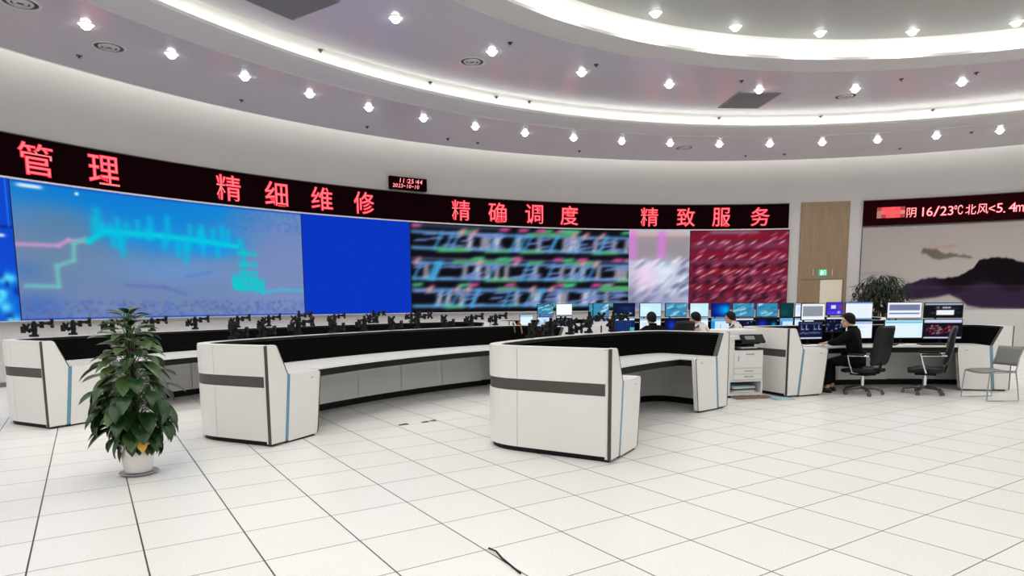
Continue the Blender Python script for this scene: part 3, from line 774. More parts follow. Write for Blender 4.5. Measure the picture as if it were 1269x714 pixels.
WING = 0.83
def console(label, P0, d0, P1, d1, Ro, Rf, detail=True):
    """P0/P1: inner ends of the wings (outer face), d0/d1: direction from there outwards"""
    P0 = Vector(P0); P1 = Vector(P1); d0 = unit(d0); d1 = unit(d1)
    Q0 = line_circle(P0, d0, Ro); Q1 = line_circle(P1, d1, Ro)
    ang = lambda p: math.degrees(math.atan2(p.y - HC[1], p.x - HC[0])) % 360
    path, nc = fillet_path(P0, Q0, P1, Q1, Ro, ang(Q0), ang(Q1), 0.5)
    # travel P0 -> outwards -> arc clockwise -> P1 inwards: interior lies on the right
    mid = pol(Ro, (ang(Q0) + ang(Q1)) / 2)
    t = thing('control_console', label, 'console desk', (mid.x, mid.y, 0), 0, 'curved control consoles')
    off = tuple((mid.x, mid.y, 0))
    n = len(path)
    # core wall of the console and black slatted screen
    mb = MB(); sweep(mb, path, [(0.02, 0.09), (0.02, 1.085), (0.10, 1.085), (0.10, 0.09)]); mb.build('core_panel', M_kick, t, world=True)
    mb = MB(); sweep(mb, path, [(0.101, 1.08), (0.135, 1.08), (0.275, 0.76), (0.101, 0.76)]); mb.build('slatted_screen', M_fabric, t, world=True)
    mb = MB(); sweep(mb, path, [(0.0, 1.082), (0.0, 1.10), (0.125, 1.10), (0.125, 1.082)]); mb.build('top_cap', M_white, t, world=True)
    mb = MB(); sweep(mb, path, [(0.126, 1.075), (0.126, 1.094), (0.15, 1.094), (0.15, 1.06)]); mb.build('tool_rail', M_black, t, world=True)
    # outer cladding split into facets with thin joints
    bounds = [0, 1, nc + 1]
    k = nc + 1; step = 3
    while k + step < n - nc - 1: k += step; bounds.append(k)
    bounds += [n - nc - 1, n - 2, n - 1]
    bounds = sorted(set(bounds))
    up = MB(); lo = MB()
    for a, b in zip(bounds, bounds[1:]):
        sub = [p.copy() for p in path[a:b + 1]]
        # pull the ends in by 3 mm for the joint
        e0 = (sub[1] - sub[0]).normalized(); e1 = (sub[-2] - sub[-1]).normalized()
        sub[0] = sub[0] + e0 * 0.003; sub[-1] = sub[-1] + e1 * 0.003
        sweep(up, sub, [(-0.004, 0.765), (-0.004, 1.081), (0.02, 1.081), (0.02, 0.765)])
        sweep(lo, sub, [(-0.004, 0.055), (-0.004, 0.645), (0.02, 0.645), (0.02, 0.055)])
    up.build('upper_back_panels', M_white, t, world=True)
    lo.build('lower_back_panels', M_white, t, world=True)
    mb = MB(); sweep(mb, path, [(0.004, 0.645), (0.004, 0.765), (0.021, 0.765), (0.021, 0.645)]); mb.build('accent_strip', M_dark, t, world=True)
    mb = MB(); sweep(mb, path, [(0.03, 0.0), (0.03, 0.09), (0.12, 0.09), (0.12, 0.0)]); mb.build('plinth', M_black, t, world=True)
    # worktop: inner edge of the screen to the front edge
    inn = offset(path, 0.24)
    nA = Vector((d0.y, -d0.x)); nB = Vector((-d1.y, d1.x))
    fA0 = P0 + nA * WING; fA1 = line_circle(fA0, d0, Rf); fB0 = P1 + nB * WING; fB1 = line_circle(fB0, d1, Rf)
    aA, aB = ang(fA1), ang(fB1)
    def front(R_in, ins):
        A0 = P0 + nA * (WING - ins); B0 = P1 + nB * (WING - ins)
        A1 = line_circle(A0, d0, R_in); B1 = line_circle(B0, d1, R_in); x0, x1 = ang(A1), ang(B1)
        m_ = 24
        return [A0] + [Vector(pol(R_in, x0 + (x1 - x0) * k / m_)[:2]) for k in range(m_ + 1)] + [B0]
    def slab(mb, fr, bk, z0, z1, mi=0):
        # strip between back polyline and front polyline, matched by fraction
        def frac(pl):
            L = [0]
            for p, q in zip(pl, pl[1:]): L.append(L[-1] + (q - p).length)
            return [x / L[-1] for x in L]
        def at(pl, fr_, s):
            for i in range(len(fr_) - 1):
                if s <= fr_[i + 1] + 1e-9:
                    w = (s - fr_[i]) / max(1e-9, fr_[i + 1] - fr_[i]); return pl[i].lerp(pl[i + 1], w)
            return pl[-1]
        # match three stretches (wing, arc, wing) so corners stay crisp
        m_ = len(fr)
        parts = [(fr[0:2], bk[0:nc + 1]), (fr[1:m_ - 1], bk[nc:len(bk) - nc]), (fr[m_ - 2:], bk[len(bk) - nc - 1:])]
        fl = []; bl = []
        for (fp, bp) in parts:
            ff, bf = frac(fp), frac(bp); N_ = 22
            for k in range(N_ + 1):
                fl.append(at(fp, ff, k / N_)); bl.append(at(bp, bf, k / N_))
        nn = len(fl)
        vs = []
        for f_, b_ in zip(fl, bl): vs += [(f_.x, f_.y, z0), (f_.x, f_.y, z1), (b_.x, b_.y, z1), (b_.x, b_.y, z0)]
        fs = [(i * 4 + j, i * 4 + (j + 1) % 4, i * 4 + 4 + (j + 1) % 4, i * 4 + 4 + j) for i in range(nn - 1) for j in range(4)]
        fs += [(0, 1, 2, 3), tuple((nn - 1) * 4 + j for j in range(4))]
        mb.add(vs, fs, mi)
    mb = MB(); slab(mb, front(Rf, 0.0), inn, 0.742, 0.765); mb.build('worktop', M_top, t, world=True)
    mb = MB(); slab(mb, front(Rf + 0.012, 0.02), offset(path, 0.3), 0.655, 0.7405); mb.build('under_frame', M_black, t, world=True)
    # kick panels under the desk, along the arc
    mb = MB(); Rk = Ro - 0.21
    a = aA - 1.2; da = 0.95 / Ro * 57.3
    while a - da > aB + 0.6:
        mb.lathe([(Rk, 0.10), (Rk, 0.655), (Rk + 0.02, 0.655), (Rk + 0.02, 0.10), (Rk, 0.10)], 3, (*HC, 0), 0, a - da + 0.03, a - 0.03); a -= da
    mb.build('kick_panels', M_kick, t, world=True)
    mb = MB(); mb.lathe([(Rk + 0.02, 0.0), (Rk + 0.02, 0.10), (Rk + 0.06, 0.10), (Rk + 0.06, 0.0)], 24, (*HC, 0), 0, aB + 1, aA - 1); mb.build('kick_plinth', M_black, t, world=True)
    # profile end panels
    for (P, d, nn, sg_) in ((P0, d0, nA, 1), (P1, d1, nB, -1)):
        def frame(z_out):
            X = Vector((nn.x, nn.y, 0)); Z = Vector((0, 0, 1)); Yv = Vector((-d.x, -d.y, 0))
            return Matrix(((X.x, Yv.x, Z.x, P.x), (X.y, Yv.y, Z.y, P.y), (X.z, Yv.z, Z.z, 0), (0, 0, 0, 1)))
        M = frame(0)
        R2 = Matrix(((1, 0, 0, 0), (0, 0, 1, 0), (0, 1, 0, 0), (0, 0, 0, 1)))   # prism z -> local y
        MM = M @ R2
        body = [(0.0, 0.03), (0.0, 1.10), (0.115, 1.105), (0.14, 1.09), (0.285, 0.775), (0.205, 0.03)]
        mb = MB(); mb.prism(body, -0.03, 0.035, 0, MM); pn = mb.build('end_panel', M_white, t, world=True)
        mb = MB(); mb.prism([(-0.016, 0.025), (-0.016, 1.1), (0.0, 1.104), (0.0, 0.025)], 0.006, 0.037, 0, MM)
        mb.prism([(0.0, 0.02), (0.0, 0.03), (0.205, 0.03), (0.73, 0.055), (0.73, 0.045), (0.2, 0.018)], -0.03, 0.033, 0, MM)
        mb.prism([(0.14, 1.092), (0.149, 1.094), (0.297, 0.772), (0.285, 0.772)], -0.03, 0.037, 0, MM); mb.build('edge_trim', M_edge, pn, world=True)
        mb = MB(); mb.prism([(0.285, 0.772), (0.333, 0.768), (0.256, 0.032), (0.207, 0.03)], -0.03, 0.03, 0, MM); mb.build('inlay_strip', M_blue, t, world=True, label='blue strip inlaid in the end panel')
        ped = [(0.256, 0.02), (0.333, 0.766), (0.80, 0.766)]
        ped += [(0.80 + 0.03 * math.sin(rad(q)), 0.736 + 0.03 * math.cos(rad(q))) for q in (22, 45, 68, 90)]
        ped += [(0.745, 0.06), (0.735, 0.038), (0.715, 0.026)]
        mb = MB(); mb.prism(ped, -0.03, 0.035, 0, MM); pd = mb.build('pedestal', M_white, t, world=True)
        mb = MB(); mb.prism([(p[0] * 1.0 + 0.004, p[1] + 0.002) for p in ped[2:]] + [(p[0] - 0.012, p[1] - 0.004) for p in ped[2:][::-1]], 0.0352, 0.0375, 0, MM); mb.build('edge_trim', M_edge, pd, world=True)
        mb = MB(); mb.prism([(0.655, 0.685), (0.655, 0.705), (0.70, 0.705), (0.71, 0.695), (0.70, 0.685)], 0.035, 0.0365, 0, MM); mb.build('emblem', mat('emblem_grey', (0.5, 0.5, 0.48), 0.4), pd, world=True)
        mb = MB(); mb.prism([(0.22, 0.0), (0.22, 0.03), (0.70, 0.03), (0.69, 0.0)], -0.02, 0.02, 0, MM); mb.build('glide', M_black, pd, world=True)
    return t

def wing_pts(R, a):
    p = pol(R, a); return (p.x, p.y)
radial = lambda a: (math.cos(rad(a)), math.sin(rad(a)))
# inner, middle, outer rows left of the aisle (empty) and right of the aisle (manned)
console('nearest white curved console with dark strip, in the middle of the floor', (0.915, 6.145), (-0.861, 0.509), (3.11, 9.43), (-0.66, 0.75), 7.66, 6.62)
console('white curved console behind the potted plant, between the nearest console and the left edge', (-2.64, 6.94), (-0.913, 0.407), wing_pts(9.75, 125.8), radial(126.5), 11.06, 9.9)
console('farthest left white curved console, below the map screen at the left edge', (-5.82, 8.04), (-0.90, 0.435), wing_pts(13.15, 123.6), radial(123.8), 14.32, 13.0)
console('white curved console on the right with a seated person and stacked monitors', (4.40, 10.38), (-0.36, 0.933), (8.40, 10.95), (0.20, 0.98), 8.02, 7.0)
console('white curved console in the middle right, mostly hidden behind the printer and monitors', wing_pts(9.75, 121.2), radial(120.6), wing_pts(9.75, 77), radial(78), 11.06, 9.9)
console('farthest right white curved console, hidden below the diagram screen', wing_pts(13.15, 121.2), radial(120.6), wing_pts(13.15, 77), radial(77.5), 14.32, 13.0)

# ------------------------------------------------------------------ monitor arms
def make_arm(name, label, group, style=0):
    """clamp on the screen top, pole, one or two short arms with a cross-shaped plate; local +X faces the operator"""
    t = thing(name, label, 'monitor mount', (0, 0, 0), 0, group)
    mb = MB(); mb.box((0.035, 0, 0.018), (0.10, 0.07, 0.03)); mb.tube([(0.05, 0, 0.03), (0.05, 0, 0.06)], 0.034, 10); mb.build('clamp', M_black, t)
    h = (0.22, 0.18, 0.30, 0.24)[style]
    mb = MB(); mb.tube([(0.05, 0, 0.03), (0.05, 0, h)], 0.0215, 10); mb.build('pole', M_black, t, True)
    def arm(z, ang, L, L2, a2):
        e = Vector((math.cos(ang) * L, math.sin(ang) * L, 0)); p0 = Vector((0.05, 0, z)); p1 = p0 + e
        e2 = Vector((math.cos(a2) * L2, math.sin(a2) * L2, 0)); p2 = p1 + e2 + Vector((0, 0, 0.025))
        mb = MB(); mb.tube([p0, p1], 0.021, 8); mb.tube([p1 + Vector((0, 0, -0.04)), p1 + Vector((0, 0, 0.05))], 0.027, 8); mb.tube([p1 + Vector((0, 0, 0.025)), p2], 0.019, 8)
        mb.tube([p0 + Vector((0, 0, -0.035)), p0 + Vector((0, 0, 0.035))], 0.036, 10)
        a = mb.build('arm', M_black, t, True)
        mb = MB(); n = e2.normalized(); s = Vector((-n.y, n.x, 0)); zz = Vector((0, 0, 1))
        for k in (1, -1):
            dd = (s + zz * k).normalized(); mb.tube([p2 + n * 0.02 - dd * 0.078, p2 + n * 0.02 + dd * 0.078], 0.019, 6)
        mb.tube([p2 - n * 0.03, p2 + n * 0.03], 0.028, 8)
        mb.build('mount_plate', M_black, a)
    if style in (0, 3):
        arm(0.10, -1.9, 0.13, 0.03, 0.4); arm(0.16, 1.5, 0.10, 0.10, 1.1)
    elif style == 1:
        arm(0.06, 1.3, 0.10, 0.05, 0.6); arm(0.14, -1.2, 0.08, 0.06, -0.3)
    else:
        arm(0.12, -1.4, 0.08, 0.09, -1.0); arm(0.2, 1.2, 0.12, 0.11, 1.6)
    return t
protos = []
def place_arm(px, R, label, group, style, first_z=1.1, dz=0.0):
    X, Y, a = on_R(px, R)
    while len(protos) <= style: protos.append(None)
    rz = rad(a + 180)
    if protos[style] is None:
        t = make_arm('monitor_mount', label, group, style); t.location = (X, Y, first_z + 0.012); t.rotation_euler = (0, 0, rz); protos[style] = t
        return t
    return dup(protos[style], (X, Y, first_z + 0.012), rz, label, group)
ROWG = ('bare monitor arms along the farthest left console', 'bare monitor arms along the second left console', 'bare monitor arms along the nearest console')
for i, px in enumerate([36, 85, 134, 184, 238, 291, 330, 368, 412, 461, 508]):
    place_arm(px, 14.24, '%s black bare monitor arm from the left on the farthest left console' % ORD[i], ROWG[0], 0 if i < 6 else (2 if i % 2 else 0))
for i, px in enumerate([283, 319, 365, 408, 448, 482, 515, 548, 582, 612]):
    place_arm(px, 10.98, '%s black bare monitor arm from the left on the console behind the potted plant' % ORD[i], ROWG[1], (1, 1, 3, 1, 3, 1, 2, 1, 0, 0)[i])
for i, px in enumerate([653.5, 678.5, 703.5, 727, 757]):
    place_arm(px, 7.58, '%s black bare monitor arm from the left on the nearest console' % ORD[i], ROWG[2], (1, 3, 1, 2, 2)[i])

# ------------------------------------------------------------------ monitors
def local_axes(a):      # rotation so that local +Y looks at the hall centre
    return rad(a + 90)
def make_monitor(x0, y0, x1, y1, R, img, label, group, post_R=None, twist=0.0, floor_z=0.765, cat='monitor'):
    xc, yc = (x0 + x1) / 2, (y0 + y1) / 2
    X, Y, a = on_R(xc, R); r = ray(xc, yc); s = Y / r[1]; z = CAMH + s * r[2]
    w = (x1 - x0) * s / FPX; h = (y1 - y0) * s / FPX
    w /= max(0.6, abs(math.cos(rad(twist))))
    t = thing('monitor', label, cat, (X, Y, z), local_axes(a + twist), group)
    mb = MB(); mb.rbox((0, -0.012, 0), (w, 0.022, h), 0.008); mb.rbox((0, -0.035, 0), (w * 0.55, 0.03, h * 0.6), 0.03); mb.build('casing', M_black, t)
    b = 0.011
    me = picture_mesh('display', img, lambda u, v: ((w / 2 - b) * (1 - 2 * u), 0.0005, -h / 2 + b * 1.3 + (h - b * 2.3) * v), screen_mat(1.0))
    o = bpy.data.objects.new('display', me); COL.objects.link(o); o.parent = t
    # bracket and post behind, down to the console
    zb = floor_z - z
    back = -0.05 if post_R is None else -(post_R - R)
    mb = MB()
    mb.tube([(0, -0.045, 0), (0, back, 0)], 0.02, 8); mb.tube([(0, back, 0.02), (0, back, zb + 0.01)], 0.018, 8)
    mb.lathe([(0.0, zb + 0.022), (0.055, zb + 0.018), (0.06, zb + 0.002), (0, zb + 0.002)], 14, (0, back, 0))
    mb.build('stand', M_black, t, True)
    return t

WHT = (238, 246, 255)
def pic(kind):
    im = canvas(34, 22, WHT); asp = 1.7
    if kind == 'white': 
        rect(im, 0, 0.86, 1, 1, (150, 190, 245)); rect(im, 0.05, 0.1, 0.6, 0.75, (222, 236, 252), 0.7)
        for k in range(6): rect(im, 0.1, 0.15 + k * 0.1, 0.3 + 0.5 * rng.random(), 0.18 + k * 0.1, (170, 200, 230), 0.6)
    elif kind == 'cyan':
        blend(im, np.ones(im.shape[:2]) * 0.6, (170, 235, 248)); blob(im, 0.3, 0.5, 0.3, 0.3, (230, 250, 255), 0.8)
    elif kind == 'frame':
        rect(im, 0.05, 0.2, 0.92, 0.85, (142, 150, 160)); rect(im, 0.05, 0.84, 0.92, 0.88, (190, 200, 220))
    elif kind == 'diagram':
        im[:] = (14, 22, 58); rect(im, 0, 0.0, 1, 0.09, (240, 248, 255)); rect(im, 0, 0.86, 1, 1, (60, 66, 90))
        for x in (0.1, 0.3, 0.65, 0.85):
            poly_stroke(im, [(x, 0.55), (x, 0.8)], 0.03, (190, 200, 215), asp, 0.8); poly_stroke(im, [(x, 0.58), (x + 0.1, 0.58)], 0.03, (190, 200, 215), asp, 0.8)
        for k in range(14): blob(im, 0.05 + 0.065 * k, 0.33 + 0.05 * rng.random(), 0.02, 0.05, (170, 180, 205), 0.8)
    elif kind == 'purple':
        im[:] = (62, 52, 205); rect(im, 0.0, 0.0, 1, 0.25, (84, 60, 220)); rect(im, 0.25, 0.5, 0.55, 0.8, (215, 220, 255)); rect(im, 0.7, 0.45, 1, 0.8, (110, 60, 120)); blob(im, 0.75, 0.2, 0.08, 0.1, (235, 235, 255))
    elif kind == 'table':
        rect(im, 0, 0.93, 1, 1, (60, 120, 220)); rect(im, 0, 0, 1, 0.06, (60, 120, 180))
        for i in range(5):
            for j in range(4): rect(im, 0.12 + i * 0.16, 0.2 + j * 0.18, 0.22 + i * 0.16, 0.24 + j * 0.18, (200, 218, 225), 0.7, 0.02)
    elif kind == 'bands':
        rect(im, 0.05, 0.5, 0.95, 0.88, (120, 126, 160)); rect(im, 0.05, 0.26, 0.95, 0.34, (110, 118, 160)); rect(im, 0, 0, 1, 0.04, (40, 60, 120))
    elif kind == 'paleblue':
        blend(im, np.ones(im.shape[:2]) * 0.45, (190, 240, 250)); rect(im, 0, 0.84, 1, 0.95, (110, 200, 230)); rect(im, 0.05, 0.1, 0.9, 0.7, (228, 246, 252), 0.8)
    elif kind == 'darkcam':
        im[:] = (16, 18, 24); rect(im, 0, 0.86, 1, 1, (170, 185, 210)); rect(im, 0.32, 0.18, 0.78, 0.5, (240, 244, 250)); 
        for x in (0.35, 0.5, 0.57, 0.65): blob(im, x, 0.68, 0.035, 0.07, (225, 230, 240))
        for k in range(8): blob(im, rng.random(), 0.2 + 0.5 * rng.random(), 0.05, 0.06, (60, 62, 70), 0.7)
    elif kind == 'reddots':
        im[:] = (22, 14, 34); rect(im, 0, 0.82, 1, 1, (205, 215, 245)); rect(im, 0, 0.0, 1, 0.08, (215, 220, 245))
        for k in range(60): blob(im, 0.08 + 0.75 * rng.random(), 0.18 + 0.5 * rng.random(), 0.02, 0.03, (205, 60, 62) if rng.random() < 0.75 else (210, 205, 215), 0.85)
    elif kind == 'navy':
        im[:] = (10, 24, 62); blob(im, 0.6, 0.6, 0.3, 0.2, (34, 52, 100), 0.8)
        for k in range(6): blob(im, rng.random(), 0.1 + 0.15 * rng.random(), 0.08, 0.05, (200, 220, 235), 0.8)
    elif kind == 'bluegrid':
        im[:] = (12, 36, 92); rect(im, 0, 0.86, 1, 1, (235, 245, 255))
        for i in range(8):
            for j in range(6): blob(im, 0.1 + i * 0.1, 0.1 + j * 0.13, 0.022, 0.03, (90, 130, 190), 0.7)
        rect(im, 0.78, 0.0, 1, 0.35, (70, 175, 170))
    elif kind == 'glow':
        im[:] = (6, 20, 120); blob(im, 0.75, 0.5, 0.3, 0.35, (0, 200, 255)); blob(im, 0.5, 0.5, 0.4, 0.4, (0, 110, 220), 0.5)
    elif kind == 'teal':
        im[:] = (8, 58, 66); blob(im, 0.3, 0.3, 0.3, 0.3, (20, 84, 80), 0.7)
    elif kind == 'wave':
        im[:] = (60, 140, 180)
        for k in range(14):
            x, y = rng.random(), rng.random(); poly_stroke(im, [(x, y), (x + 0.25, y + 0.12)], 0.07, random.choice([(220, 240, 245), (20, 110, 160), (120, 190, 215)]), asp, 0.7)
    elif kind == 'bluedark':
        im[:] = (4, 8, 30); blob(im, 0.3, 0.5, 0.22, 0.4, (20, 50, 190)); blob(im, 0.85, 0.4, 0.12, 0.3, (0, 190, 250))
    elif kind == 'bluewhite':
        im[:] = (205, 232, 250); rect(im, 0, 0, 0.2, 0.8, (20, 140, 220)); rect(im, 0, 0.8, 1, 1, (90, 170, 230)); rect(im, 0.5, 0.0, 0.53, 0.6, (110, 150, 170))
    elif kind == 'city':
        im[:] = (205, 228, 250); rect(im, 0, 0.85, 1, 1, (40, 90, 190)); 
        for k in range(12): rect(im, 0.08 * k, 0, 0.08 * k + 0.06, 0.15 + 0.45 * rng.random(), random.choice([(70, 110, 150), (240, 248, 255), (100, 140, 185)]), 0.8, 0.02)
    elif kind == 'darkmix':
        im[:] = (12, 16, 40); rect(im, 0, 0.88, 1, 1, (220, 235, 255))
        for k in range(22): blob(im, rng.random(), rng.random() * 0.8, 0.03, 0.05, random.choice([(120, 150, 205), (200, 215, 235), (40, 60, 120)]), 0.8)
    elif kind == 'greyblank':
        im[:] = (196, 192, 198); rect(im, 0, 0.78, 1, 1, (130, 140, 190))
    return im

GM = 'monitors on the right-hand console'
RM = 7.66
mon = lambda *a, **k: make_monitor(*a, **k)
mon(992, 376, 1025, 397.2, RM, pic('frame'), 'upper monitor with grey picture in white frame, leftmost on the right-hand console', GM, 7.93, 0, 1.112)
mon(990, 398.5, 1023, 421, RM - 0.06, pic('diagram'), 'lower dark blue monitor with white diagram, below the grey picture monitor', GM, 7.68)
mon(1024, 374.5, 1046.5, 391, RM + 0.1, pic('purple'), 'small violet monitor between the grey picture monitor and the white table monitor', GM, 7.93, 0, 1.112)
mon(1024, 392.5, 1047, 412, RM - 0.05, pic('darkmix'), 'dark monitor beside the head of the person in black', GM, 7.66)
mon(1047.5, 374.2, 1083, 396.8, RM, pic('table'), 'white upper monitor showing a faint table, above the head of the person in black', GM, 7.93, 0, 1.112)
mon(1049, 398, 1084, 420, RM - 0.06, pic('white'), 'white lower monitor half hidden by the head of the person in black', GM, 7.68)
mon(1100.5, 374.5, 1143, 395.4, RM, pic('bands'), 'upper monitor with grey bands on white, right of the bushy plant', GM, 7.93, 0, 1.112)
mon(1098.5, 396.4, 1145.5, 419.5, RM - 0.06, pic('paleblue'), 'pale blue lower monitor right of the laptop', GM, 7.68)
mon(1147.5, 375, 1193, 394.2, RM, pic('darkcam'), 'dark upper monitor with a white box, rightmost of the upper monitors', GM, 7.93, 0, 1.112)
mon(1148, 395.2, 1193.5, 420.5, RM - 0.06, pic('reddots'), 'dark lower monitor full of red marks, rightmost of the lower monitors', GM, 7.68)
GB = 'monitors on the middle right console'
B2 = [(733, 757, 'wave', 'greyblank'), (758, 790, 'navy', 'bluegrid'), (791, 822, 'cyan', 'white'), (823, 853, 'wave', 'bluedark'), (854, 880, 'cyan', 'white'), (881, 906, 'glow', 'bluewhite'), (907, 936, 'wave', 'darkmix'), (937, 965, 'wave', 'bluedark'), (967, 984.5, 'teal', 'bluewhite'), (985.5, 1010, 'white', 'white')]
DESC = {'wave': 'blurred blue and white', 'navy': 'dark navy', 'cyan': 'pale cyan', 'glow': 'glowing blue', 'teal': 'dark teal', 'white': 'white', 'greyblank': 'light grey', 'bluegrid': 'blue grid', 'bluedark': 'dark blue', 'bluewhite': 'blue and white', 'darkmix': 'dark speckled'}
for i, (x0, x1, k0, k1) in enumerate(B2):
    mon(x0, 375.5, x1, 393, 10.72, pic(k0), '%s upper monitor, %s column from the left on the middle right console' % (DESC[k0], ORD[i]), GB, 10.98, 0, 1.112)
    mon(x0, 394, x1, 413, 10.62, pic(k1), '%s lower monitor, %s column from the left on the middle right console' % (DESC[k1], ORD[i]), GB, 10.62 + 0.07)
GC = 'monitors on the farthest right console'
mon(643, 390, 662, 403.5, 13.80, pic('paleblue'), 'small pale blue monitor farthest left on the farthest right console', GC)
mon(664.5, 377, 687.3, 390.2, 13.95, pic('wave'), 'blurred blue upper monitor left of the bright white screen at the back', GC, 14.24, 0, 1.112)
mon(664.5, 391, 687.3, 404, 13.85, pic('city'), 'lower blue and white monitor left under the bright white screen at the back', GC, 13.93)
w_ = canvas(30, 20, (250, 252, 255)); mon(688, 376.5, 710.5, 391, 13.95, w_, 'bright blank white monitor on the farthest right console', GC, 14.24, 0, 1.112)
mon(688, 391.8, 711, 404.5, 13.85, pic('darkmix'), 'dark speckled monitor under the bright white screen at the back', GC, 13.93)
mon(729, 376, 743, 392, 13.95, pic('wave'), 'narrow pale blue monitor at the back right of the bright white screen', GC, 14.24, 0, 1.112)

# ------------------------------------------------------------------ people
def skin_verts(joints, edges, root, sub=2):
    names = list(joints); idx = {n: i for i, n in enumerate(names)}
    me = bpy.data.meshes.new('sk'); me.from_pydata([joints[n][0] for n in names], [(idx[a], idx[b]) for a, b in edges], [])
    o = bpy.data.objects.new('sk', me); COL.objects.link(o)
    sk = o.modifiers.new('s', 'SKIN'); sk.use_smooth_shade = True
    for n in names:
        r = joints[n][1]; r = r if isinstance(r, tuple) else (r, r)
        me.skin_vertices[0].data[idx[n]].radius = r
        me.skin_vertices[0].data[idx[n]].use_root = (n == root)
    sb = o.modifiers.new('u', 'SUBSURF'); sb.levels = sub; sb.render_levels = sub
    bpy.context.view_layer.update()
    ev = o.evaluated_get(bpy.context.evaluated_depsgraph_get()).to_mesh()
    vs = [v.co.copy() for v in ev.vertices]; fs = [tuple(p.vertices) for p in ev.polygons]
    bpy.data.objects.remove(o, do_unlink=True); bpy.data.meshes.remove(me)
    return vs, fs

def remesh(o, vox):
    m = o.modifiers.new('r', 'REMESH'); m.mode = 'VOXEL'; m.voxel_size = vox
    s = o.modifiers.new('sm', 'SMOOTH'); s.factor = 0.5; s.iterations = 3
    bpy.context.view_layer.update()
    me = bpy.data.meshes.new_from_object(o.evaluated_get(bpy.context.evaluated_depsgraph_get()))
    o.modifiers.clear(); old = o.data; o.data = me; bpy.data.meshes.remove(old)
    me.polygons.foreach_set('use_smooth', [True] * len(me.polygons))

